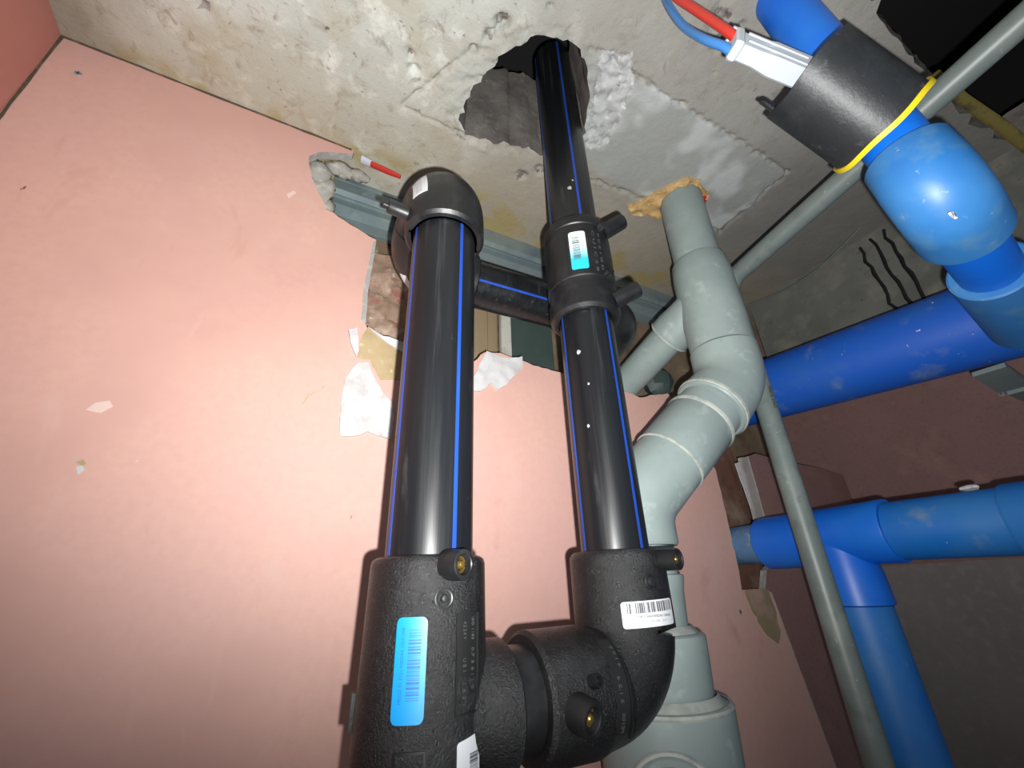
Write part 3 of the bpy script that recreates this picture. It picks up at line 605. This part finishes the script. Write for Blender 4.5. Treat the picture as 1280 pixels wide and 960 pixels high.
mb = MB(); sweep_patch(mb, P1_, E1R + .0003, -160, -134, .048, .086); sk = part('sticker', mb, M['white'], e1)
mb = MB()
for k in range(9): sweep_patch(mb, P1_, E1R + .001, -154, -143, .052 + .0033 * k, .052 + .0033 * k + .0014, 3, 1, .0002)
part('barcode', mb, M['inklight'], sk, kind='stuff')
mb = MB(); lathe(mb, on(FL_, E1R - .008, -178, .602), (-1, -.05, .02), [(0, .0125), (.04, .0125), (.042, .011), (.042, .008), (.034, .007), (.034, .0003)], 24, caps=False); term = part('terminal', mb, M['fit_smooth'], e1)
mb = MB(); lathe(mb, on(FL_, E1R - .008, -178, .602), (-1, -.05, .02), [(.035, .005), (.050, .005), (.052, .003), (.052, .0003)], 14, caps=False); part('pin', mb, M['fit_smooth'], term)
mb = MB(); sweep_patch(mb, P1_, E1R - .0003, -101, -99.6, .01, .20, 1, 24, .001); part('mould_seam', mb, M['fit_smooth'], e1)
e2 = thing('pipe_elbow', 'black elbow half hidden behind the left upright, against the wall hole', 'pipe fitting', (LX, .75, .60))
p0_ = pe + dn * .0015; E2 = V((LX, .752, p0_.z + dn.z / dn.y * (.752 - p0_.y)))
arc = bend(E2, dn, (1, 0, 0), .066, 18)
pts = [p0_, p0_, p0_ + dn * .004] + arc; rad = [.002, E1R - .004, E1R] + [E1R] * 19
pts += [(.30, .752, E2.z), (.304, .752, E2.z), (.304, .752, E2.z)]; rad += [E1R, E1R - .004, .002]
mb = MB(); sweep(mb, pts, rad, 64, (True, True)); part('body', mb, M['fit_smooth'], e2)
mb = MB(); sweep_patch(mb, pts[1:-1], E1R + .0003, 130, 148, .052, .074); part('sticker', mb, M['white'], e2)
ZC = E2.z
hp = thing('black_pipe', 'black blue-striped pipe running level in front of the wall hole behind the uprights', 'pipe', (.5, .752, ZC - .06))
mb = MB(); lathe(mb, (.3048, .752, ZC), (1, 0, .02), [(0, PR), (.354, PR)], 56); part('pipe_wall', mb, M['black'], hp)
Fh = (V((.3048, .752, ZC)), V((0, -1, 0)), V((0, 0, 1)), V((1, 0, .02)).normalized())
for a in (-27, 60): mb = MB(); wrap(mb, Fh, PR - .0001, a - 2.8, a + 2.8, 0, .354, 4, thick=.0005); part('stripe', mb, M['stripe'], hp)
e3 = thing('pipe_elbow', 'black elbow mostly hidden behind the coupling, turning into the wall', 'pipe fitting', (.74, .76, .6))
pts = [(.66, .752, ZC + .007), (.66, .752, ZC + .007), (.664, .752, ZC + .007)]; rad = [.002, E1R - .003, E1R]
arc = bend((.752, .752, ZC + .008), (1, 0, .02), (.25, 1, 0), .06, 16); pts += arc; rad += [E1R] * 17
pts += [arc[-1] + V((.03, .12, 0)), arc[-1] + V((.031, .124, 0))]; rad += [E1R, PR]
mb = MB(); sweep(mb, pts, rad, 56, (True, True)); part('body', mb, M['fit_smooth'], e3)

# ------------------------------------------------------------ grey drain stack
GX, GY = .96, .595; BX, BY = .655, .693; Z1 = .451; Z2 = .145
mb = MB(); lathe(mb, (GX, GY, .836), (0, 0, 1), [(0, .064), (.31, .064)], 56); solo('grey_pipe', mb, M['grey'], 'short grey pipe coming down through the ceiling out of tan foam', 'pipe', (GX, GY, .835))
wy = thing('pipe_wye', 'grey branch fitting under the ceiling stub, side arm turned back to the wall', 'pipe fitting', (GX, GY, .54))
mb = MB(); lathe(mb, (GX, GY, 0), (0, 0, 1), [(.5455, .001), (.5455, .079), (.62, .081), (.72, .079), (.78, .079), (.828, .075), (.8345, .072), (.8345, .001)], 64, caps=False); part('body', mb, M['grey'], wy)
bd = V((-.07, .93, -.36)).normalized(); b0 = V((.945, .62, .70))
mb = MB(); lathe(mb, b0, bd, [(-.02, .055), (.05, .058), (.085, .062), (.118, .062), (.1215, .058), (.1215, .001)], 48, caps=False); part('side_arm', mb, M['grey'], wy)
mb = MB(); lathe(mb, b0, bd, [(.116, .0625), (.119, .064), (.122, .0625)], 40, caps=False); part('glue_ring', mb, M['bead'], wy)
mb = MB(); lathe(mb, b0 + bd * .1225, bd, [(0, .05), (.30, .05)], 48); solo('grey_pipe', mb, M['grey'], 'grey pipe sloping from the branch fitting into the hole in the back wall', 'pipe', b0 + bd * .2)
dg = (V((BX, BY, Z2)) - V((GX, GY, Z1))); DL = dg.length; dg.normalize(); G1 = V((GX, GY, Z1)); G2 = V((BX, BY, Z2))
ub = thing('pipe_bend', 'upper grey bend swinging the drain stack left, below the branch fitting', 'pipe fitting', (GX, GY, .42))
arc = bend(G1, (0, 0, -1), dg, .12, 14)
pts = [(GX, GY, .545), (GX, GY, .54)] + arc + [G1 + dg * .085, G1 + dg * .112, G1 + dg * .116, G1 + dg * .116]; rad = [.076, .082] + [.082] * 15 + [.084, .085, .082, .002]
mb = MB(); sweep(mb, pts, rad, 64, (True, True)); part('body', mb, M['grey'], ub)
mb = MB(); lathe(mb, G1, dg, [(.098, .0845), (.101, .0875), (.108, .0875), (.111, .084)], 56, caps=False); part('socket_ring', mb, M['bead'], ub)
mb = MB(); lathe(mb, G1, dg, [(.1165, .075), (.1625, .075)], 56); solo('grey_pipe', mb, M['grey'], 'short grey pipe neck between the two ringed bends of the drain stack', 'pipe', G1 + dg * .14)
lb = thing('pipe_bend', 'lower grey bend bringing the slanted drain back to vertical behind the right upright', 'pipe fitting', (BX, BY, .06))
arc = bend(G2, dg, (0, 0, -1), .11, 14)
pts = [G1 + dg * .163, G1 + dg * .163, G1 + dg * .168, G1 + dg * .30, G1 + dg * .301, G1 + dg * .306] + arc + [(BX, BY, .068), (BX, BY, .063), (BX, BY, .063)]; rad = [.002, .078, .081, .080, .078, .078] + [.078] * 15 + [.078, .075, .002]
mb = MB(); sweep(mb, pts, rad, 64, (True, True)); part('body', mb, M['grey'], lb)
mb = MB(); lathe(mb, G1, dg, [(.160, .0795), (.163, .083), (.170, .083), (.174, .0805)], 56, caps=False); part('socket_ring', mb, M['bead'], lb)
mb = MB(); lathe(mb, G1, dg, [(.298, .0795), (.300, .0815), (.303, .0815), (.305, .0785)], 56, caps=False); part('glue_ring', mb, M['bead'], lb)
mb = MB(); lathe(mb, (BX, BY, 0), (0, 0, 1), [(-.0835, .067), (-.02, .071), (.006, .0755), (.009, .0755), (.011, .073), (.011, .066), (.0625, .066)], 56); solo('grey_pipe', mb, M['grey'], 'grey vertical pipe just above the stepped reducers, beside the lower elbow', 'pipe', (BX, BY, -.08))
r1 = thing('pipe_reducer', 'smaller upper grey reducer of the stepped drain, right of the lower elbow', 'pipe fitting', (BX, BY, -.18))
mb = MB(); lathe(mb, (BX, BY, 0), (0, 0, 1), [(-.1875, .001), (-.1875, .088), (-.16, .091), (-.097, .094), (-.089, .0935), (-.086, .090), (-.084, .068), (-.084, .001)], 64, caps=False); part('body', mb, M['grey'], r1)
mb = MB(); lathe(mb, (BX, BY, 0), (0, 0, 1), [(-.085, .083), (-.080, .079), (-.076, .072), (-.074, .070)], 56, caps=False); part('glue_ring', mb, M['bead'], r1)
r2 = thing('pipe_reducer', 'widest grey reducer at the bottom of the drain stack, with a round access cap', 'pipe fitting', (BX, BY, -.5))
mb = MB(); lathe(mb, (BX, BY, 0), (0, 0, 1), [(FL, .10), (-.55, .10), (-.5, .112), (-.30, .113), (-.20, .117), (-.192, .1165), (-.189, .112), (-.188, .09), (-.188, .001)], 64, caps=False); part('body', mb, M['grey'], r2)
mb = MB(); lathe(mb, (BX, BY, 0), (0, 0, 1), [(-.190, .104), (-.186, .101), (-.179, .097), (-.176, .0935)], 56, caps=False); lathe(mb, (BX, BY, 0), (0, 0, 1), [(-.196, .1165), (-.192, .118), (-.188, .1165), (-.187, .110)], 56, caps=False); part('glue_ring', mb, M['bead'], r2)
cd_ = V((-.69, -.72, 0)); mb = MB(); lathe(mb, V((BX, BY, -.302)), cd_, [(.09, .070), (.118, .068), (.122, .064), (.122, .056), (.117, .054), (.117, .0003)], 48, caps=False); part('access_cap', mb, M['grey'], r2)
mb = MB(); lathe(mb, V((BX, BY, -.302)), cd_, [(.112, .0705), (.115, .074), (.119, .072), (.1205, .068)], 48, caps=False); part('cap_ring', mb, M['bead'], r2)
# foam and red scrap at the ceiling
FO = ragged([(.82, .685), (.845, .655), (.862, .61), (.885, .56), (.915, .522), (.955, .512), (.985, .528), (1.015, .53), (1.022, .56), (1.035, .60), (1.01, .65), (.95, .675), (.90, .685), (.86, .705)], .012, .007, 21)
FH = [(GX + .0655 * math.cos(a), GY + .0655 * math.sin(a)) for a in np.linspace(0, 2 * math.pi, 40, endpoint=False)]
P, F = sheet(FO, [FH], grid(.82, 1.04, .5, .72, .007)); mb = MB()
mb.add([(x, y, 1.092 - .012 * max(-.3, noise.fractal(V((x * 28, y * 28, 2)), 1, 2, 4) + .4)) for x, y in P], F)
for poly in (FO, FH):
    k = len(poly); mb.add([(x, y, 1.092 - .012 * max(-.3, noise.fractal(V((x * 28, y * 28, 2)), 1, 2, 4) + .4)) for x, y in poly] + [(x, y, 1.104) for x, y in poly], [(i, (i + 1) % k, k + (i + 1) % k, k + i) for i in range(k)])
solo('foam_plug', mb, M['foam'], 'tan filler foam around the grey pipe where it passes the ceiling', 'foam', (.93, .59, 1.1), 50)
mb = MB()
for k in range(3): box(mb, (1.012 + .008 * k, .548 + .01 * k, 1.088), (.016, .014, .012), Matrix.Rotation(.5 + k, 3, 'Z'))
solo('plastic_scrap', mb, M['redbit'], 'small red scrap at the right side of the tan foam', 'scrap', (1.02, .556, 1.088))
# mortar lumps and tape at the top left of the hole
def lump(mb, c, r, sq=(1, 1, 1), sd=0, amp=.4, n=14):
    vs = []; m = 9
    for i in range(m):
        for k in range(n):
            ph = -math.pi / 2 + math.pi * i / (m - 1); a = 2 * math.pi * k / n; q = V((math.cos(a) * math.cos(ph), math.sin(a) * math.cos(ph), math.sin(ph)))
            s = r * (1 + amp * noise.fractal(q * 1.8 + V((sd * 3.7, 0, 0)), 1, 2, 3)); vs.append(V(c) + V((q.x * sq[0], q.y * sq[1], q.z * sq[2])) * s)
    mb.add(vs, [(i * n + k, i * n + (k + 1) % n, (i + 1) * n + (k + 1) % n, (i + 1) * n + k) for i in range(m - 1) for k in range(n)])
mb = MB(); lump(mb, (-.07, .93, 1.03), .032, (1, .7, 1.2), 1); lump(mb, (-.05, .94, .99), .03, (1, .7, 1.5), 2); lump(mb, (-.02, .93, 1.07), .026, (1.5, .8, .8), 3); lump(mb, (.03, .93, 1.075), .022, (1.4, .8, .8), 4); lump(mb, (-.035, .96, .95), .03, (.8, .7, 1.2), 5)
solo('mortar_lump', mb, M['mortar'], 'grey lumps of mortar at the upper left corner of the wall hole', 'mortar', (-.04, .93, 1.0), 70)
tg = thing('tape_tag', 'small white and red rolled strip sticking out under the ceiling left of the elbow', 'strip', (.04, .90, 1.07))
mb = MB(); sweep(mb, [(.03, .885, 1.088), (.06, .88, 1.078), (.09, .875, 1.069)], [.014, .011, .009], 10, flat=.6); part('sleeve', mb, M['conn'], tg)
mb = MB(); sweep(mb, [(.055, .877, 1.075), (.10, .868, 1.06), (.135, .862, 1.05)], [.009, .009, .006], 10, flat=.7); part('tip', mb, M['red'], tg, 'red end of the strip')
# dark plug behind the stack
mb = MB(); lump(mb, (1.045, .90, .605), .058, (.95, .7, 1.05), 7, .16, 10); solo('plastic_bag', mb, M['green'], 'crumpled dark green lump stuffed in the wall hole beside the drain stack', 'plug', (1.045, .90, .56), 25)

# ------------------------------------------------------------ grey conduits
C0 = V((1.066, .588, .80)); C1 = V((1.00, -.066, .862)); cdv = (C1 - C0).normalized(); CR_ = .0255
arc = bend(C0, (0, 0, 1), cdv, .05, 8)
mb = MB(); sweep(mb, arc + [C0 + cdv * t for t in (.2, .4, .66, .95, 1.2)], CR_, 28); solo('conduit', mb, M['conduit'], 'grey conduit slanting across the ceiling toward the black opening at upper right', 'conduit', C0 + cdv * .3)
mb = MB(); lathe(mb, (C0.x, C0.y, 0), (0, 0, 1), [(FL, CR_), (arc[0].z, CR_)], 28); cv = solo('conduit', mb, M['conduit'], 'grey conduit running straight down in front of the blue tee', 'conduit', (C0.x, C0.y, 0))
mb = MB(); text(mb, 'PN10 50x2', FZ(C0.x, C0.y), CR_ + .0002, -112, .445, .014, -90, .0002, fit=.06); part('print', mb, M['dark'], cv)
# thin cable drooping beside the beam
mb = MB(); sweep(mb, [V((1.66 - .05 * t, .86 - .47 * t, 1.085 - .05 * math.sin(math.pi * t))) for t in np.linspace(0, 1, 14)], .003, 8); solo('cable', mb, M['conduit'], 'thin grey cable sagging under the ceiling along the beam', 'cable', (1.64, .6, 1.05))

# ------------------------------------------------------------ blue pipes at the right
TX, TY, TZ = 1.25, .62, .088; BR = .0625
mb = MB(); lathe(mb, (TX, .80, TZ + .002), (0, 1, 0), [(.0105, .0535), (.13, .0535)], 48); solo('blue_pipe', mb, M['stub'], 'short dusty blue stub going from the tee into the gap in the back wall', 'pipe', (TX, .85, TZ))
bt = thing('pipe_tee', 'bright blue tee with one arm down, behind the vertical grey conduit', 'pipe fitting', (TX, TY, TZ))
mb = MB(); lathe(mb, (TX, 0, TZ), (0, 1, 0), [(.4935, .001), (.4935, .069), (.497, .070), (.535, .069), (.58, .068), (.71, .068), (.78, .069), (.806, .068), (.81, .064), (.81, .001)], 56, caps=False); part('body', mb, M['blue'], bt)
mb = MB(); lathe(mb, (TX, TY, TZ), (0, 0, -1), [(.0, .062), (.062, .066), (.093, .069), (.153, .070), (.155, .066), (.155, .001)], 56, caps=False); part('lower_arm', mb, M['blue'], bt)
mb = MB(); lathe(mb, (TX, .3, TZ - .005), V((0, 1, .018)), [(.0005, BR), (.1928, BR)], 56); solo('blue_pipe', mb, M['blue_dusty'], 'dusty blue pipe running level from the tee to the right edge of the view', 'pipe', (TX, .2, TZ))
mb = MB(); lathe(mb, (TX, TY, 0), (0, 0, 1), [(FL, BR + .002), (TZ - .156, BR + .001)], 56); solo('blue_pipe', mb, M['blue_dusty'], 'upright blue pipe dropping from the blue tee at lower right', 'pipe', (TX, TY, -.1))
mb = MB(); lathe(mb, (TX, 0, TZ - .008), (0, 1, 0), [(-.30, .001), (-.30, BR), (.12, BR), (.12, .069), (.294, .0705), (.2995, .068), (.2995, .001)], 56, caps=False); solo('pipe_coupling', mb, M['blue_dusty'], 'dusty blue sleeve joint at the far right edge on the level blue pipe', 'pipe fitting', (TX, .2, TZ))
mb = MB(); lump(mb, (TX + .01, .345, TZ + .066), .010, (1.2, 1.6, .6), 3); solo('plaster_crumb', mb, M['gyp'], 'small white crumb lying on top of the level blue pipe', 'crumb', (TX, .345, TZ + .06))
# large blue pipe
BPX = 1.50; b0_ = V((BPX, 1.0, .635)); b1_ = V((BPX, -.35, .515)); bdv = (b1_ - b0_)
mb = MB(); lathe(mb, b0_, bdv, [(0, .108), (bdv.length, .108)], 72); solo('large_blue_pipe', mb, M['bigblue'], 'very wide speckled blue pipe running level under the concrete beam', 'pipe', (BPX, .3, .5))
cl = thing('pipe_clamp', 'grey metal bracket under the very wide blue pipe at right', 'bracket', (BPX, .27, .46))
cl_o = b0_ + bdv * ((1.0 - .27) / 1.35)
mb = MB(); box(mb, cl_o + V((.05, 0, -.138)), (.14, .06, .012), Matrix.Rotation(.15, 3, 'Y')); part('foot', mb, M['steel'], cl)
mb = MB(); box(mb, cl_o + V((.305, 0, -.15)), (.34, .04, .02)); part('arm', mb, M['steel'], cl)
# near blue pipe with sleeve
P0 = V((.742, .129, 1.12)); P1 = V((.80, .103, .60)); pd = (P1 - P0).normalized(); NR = .0435
mb = MB(); lathe(mb, P0 - pd * .25, pd, [(0, NR), ((P1 - P0).length + .239, NR)], 56); solo('blue_pipe', mb, M['blue'], 'bright blue pipe coming down through the black rubber sleeve, upper right', 'pipe', P1)
ne = thing('pipe_elbow', 'large pale blue elbow below the black rubber sleeve, upper right', 'pipe fitting', (.84, .1, .5))
EC = P1 + pd * .092; od = V((.985, .11, -.10)).normalized()
arc = bend(EC, pd, od, .055, 18)
pts = [P1 + pd * -.010, P1 + pd * -.010, P1 + pd * -.006] + [p for p in arc] + [EC + od * .098, EC + od * .10, EC + od * .10]
rad = [NR, .055, .0575] + [.0585] * 19 + [.0585, .056, NR]
mb = MB(); sweep(mb, pts, rad, 64, (False, False)); part('body', mb, M['pale_blue'], ne)
fk = MB()
for k, (a, t) in enumerate(((0, 0), (.5, .006), (1.1, .011), (2, .004))):
    box(fk, EC + V((-.038 + .004 * k, -.005, -.052 + .002 * k)) + V((t, 0, t * .3)), (.010, .003, .005), Matrix.Rotation(a, 3, 'Y'))
part('paint_flake', fk, M['gyp'], ne, 'white flakes stuck to the elbow', kind='stuff')
T0 = EC + od * .101
mb = MB(); lathe(mb, T0, od, [(0, NR), (.142, NR)], 48); solo('blue_pipe', mb, M['blue'], 'short blue pipe leaving the large pale blue elbow at the right edge', 'pipe', T0 + od * .1)
mb = MB(); lathe(mb, T0, od, [(.143, .001), (.143, .054), (.146, .0575), (.24, .0575), (.40, .0575)], 48, caps=False); solo('pipe_socket', mb, M['pale_blue'], 'pale blue socket rim at the right edge beyond the large elbow', 'pipe fitting', T0 + od * .2)
# rubber sleeve: a split offcut hooked over the pipe from the front, its open side to the back
s0 = V((.678, .136, .790)); s1 = V((.794, .110, .684)); sa = (s1 - s0).normalized(); SL = (s1 - s0).length
u, v, w_ = fr(sa, -(s0 + s1)); Fs = (s0, u, v, w_)
sl = thing('rubber_sleeve', 'thick black rubber sleeve hanging loose around the bright blue pipe', 'sleeve', s1)
mb = MB(); SR = .079; n = 60; vs = []
def sleeve_r(a, t): return SR * (1 + .03 * math.cos(math.radians(2 * a + 30)) - .02 * t)
for dr, tt in ((0, 0), (0, SL), (-.0055, SL), (-.0055, 0)):
    for k in range(n + 1):
        a = -112 + 224 * k / n; e = .005 * noise.noise(V((a * .02, 0, tt * 9)))
        vs.append(on(Fs, sleeve_r(a, tt / SL) + dr, a, tt + e))
m1 = n + 1
mb.add(vs, [((j * m1) + k, (j * m1) + k + 1, ((j + 1) % 4) * m1 + k + 1, ((j + 1) % 4) * m1 + k) for j in range(4) for k in range(n)] + [(0, m1, 2 * m1, 3 * m1), (n, m1 + n, 2 * m1 + n, 3 * m1 + n)])
part('tube', mb, M['rubber'], sl, ang=50)
mb = MB(); fa = -88
for a0_, a1_, q0, q1 in ((66, 118, -.03, .03),): wrap(mb, Fs, SR - .016, a0_, a1_, q0, q1, 12, .010, .004)
part('flap', mb, M['rubber'], sl)
mb = MB(); nb = 60; vs = []
for rr_, tt in ((.001, SL - .004), (.001, SL + .0045), (.005, SL + .0045), (.005, SL - .004)):
    for k in range(nb + 1):
        a = -110 + 220 * k / nb; e = .005 * noise.noise(V((a * .02, 0, SL * 9))); vs.append(on(Fs, sleeve_r(a, 1) + rr_, a, tt + e))
m1 = nb + 1
mb.add(vs, [((j * m1) + k, (j * m1) + k + 1, ((j + 1) % 4) * m1 + k + 1, ((j + 1) % 4) * m1 + k) for j in range(4) for k in range(nb)] + [(0, m1, 2 * m1, 3 * m1), (nb, m1 + nb, 2 * m1 + nb, 3 * m1 + nb)])
solo('tape_band', mb, M['yellow'], 'thin bright yellow band around the lower rim of the rubber sleeve', 'tape', s1)
mb = MB()
sweep(mb, [V((1.20, .044, 1.07)), V((1.31, .036, 1.045)), V((1.42, .018, .99)), V((1.55, -.0, .90)), V((1.69, -.03, .83))], [.012, .012, .013, .012, .012], 10, flat=.35); solo('hanging_strip', mb, M['oldyellow'], 'dirty yellow strip hanging across the black ceiling opening, upper right', 'strip', (1.42, .01, 1.0))
# white connector and two hoses
at = lambda x, y, d: RC @ V(((x - 640) / 530 * d, (480 - y) / 530 * d, -d))
k0 = at(914, 54, .70); k1 = at(1006, 92, .715)
kd = (k1 - k0).normalized(); ku = V((.0, -1, -.15)); ku = (ku - kd * ku.dot(kd)).normalized(); kv = kd.cross(ku)
def loft(mb, secs, o, d, u, v):
    vs = []
    for t, a, b in secs:
        c = min(a, b) * .25
        for x, y in ((-a + c, -b), (a - c, -b), (a, -b + c), (a, b - c), (a - c, b), (-a + c, b), (-a, b - c), (-a, -b + c)): vs.append(o + d * t + u * x + v * y)
    n = len(secs); mb.add(vs, [(i * 8 + k, i * 8 + (k + 1) % 8, i * 8 + 8 + (k + 1) % 8, i * 8 + 8 + k) for i in range(n - 1) for k in range(8)] + [tuple(range(7, -1, -1)), tuple((n - 1) * 8 + k for k in range(8))])
kn = thing('cable_connector', 'white plastic connector joining the red and blue hoses, tucked in the rubber sleeve', 'connector', k0)
mb = MB(); loft(mb, [(0, .013, .019), (.003, .016, .022), (.012, .016, .022), (.016, .013, .020), (.045, .013, .021), (.065, .015, .0235), (.075, .016, .025), (.14, .016, .025)], k0, kd, ku, kv); part('housing', mb, M['conn'], kn, ang=25)
mb = MB()
for s in (-.010, .010): loft(mb, [(.02, .0015, .002), (.13, .0015, .002)], k0 + ku * .0165 + kv * s, kd, ku, kv)
loft(mb, [(-.004, .012, .003), (.014, .012, .003)], k0 - kv * .024, kd, ku, kv); part('rib', mb, M['conn'], kn)
def hose(pts, r, m, label, nm):
    from mathutils.geometry import interpolate_bezier
    P = [V(p) for p in pts]; out = []
    for i in range(len(P) - 1):
        t0 = (P[i + 1] - P[max(i - 1, 0)]) / 6; t1 = (P[min(i + 2, len(P) - 1)] - P[i]) / 6
        out += interpolate_bezier(P[i], P[i] + t0, P[i + 1] - t1, P[i + 1], 10)[:-1]
    mb = MB(); sweep(mb, out + [P[-1]], r, 16); solo(nm, mb, M[m], label, 'hose', P[0])
hose([at(926, 51, .70), at(912, 41, .705), at(890, 26, .73), at(866, 10, .76), at(845, -4, .79), at(815, -30, .83), at(790, -70, .84)], .0078, 'red', 'red hose running from the white connector up out of the view', 'red_hose')
hose([at(918, 68, .70), at(904, 58, .705), at(880, 49, .73), at(856, 34, .78), at(839, 12, .82), at(828, -10, .86), at(806, -60, .90)], .0072, 'bluehose', 'blue hose beside the red one, leading into the white connector', 'blue_hose')

# ------------------------------------------------------------ screws
def screw(p, n, label):
    p = V(p); n = V(n); t = thing('screw', label, 'screw', p)
    mb = MB(); lathe(mb, p - n * .006, n, [(0, .002), (.006, .007), (.0075, .0065), (.0078, .0002)], 16); part('head', mb, M['zinc'], t)
    u, v, w_ = fr(n); mb = MB()
    for d, e in ((u, v), (v, u)): box(mb, p + n * .0016, (.0012, .0012, .0012)); 
    R3 = Matrix((u, v, w_)).transposed(); box(mb, p + n * .0018, (.009, .0014, .0008), R3); box(mb, p + n * .0018, (.0014, .009, .0008), R3); part('cross_slot', mb, M['dark'], t)
screw((-.54, YW, 1.008), (0, -1, 0), 'screw head in the pink wall near the upper left corner')
screw((1.16, YW, -.083), (0, -1, 0), 'screw head in the pink wall beside the olive stain, right of the drain')
screw((XR - .001, .363, .504), (-1, 0, 0), 'screw head on the dark red right wall under the wide blue pipe')

# ------------------------------------------------------------ groups of alike things
for base_, g_ in (('black_pipe', 'black blue-striped pipes'), ('grey_pipe', 'grey drain pipe pieces'), ('blue_pipe', 'blue pipe lengths'), ('conduit', 'grey conduits'), ('screw', 'wall screws'), ('pipe_bend', 'grey drain bends'), ('pipe_reducer', 'grey drain reducers')):
    for o_ in bpy.data.objects:
        if o_.name.split('.')[0] == base_ and 'label' in o_ and not o_.parent: o_['group'] = g_
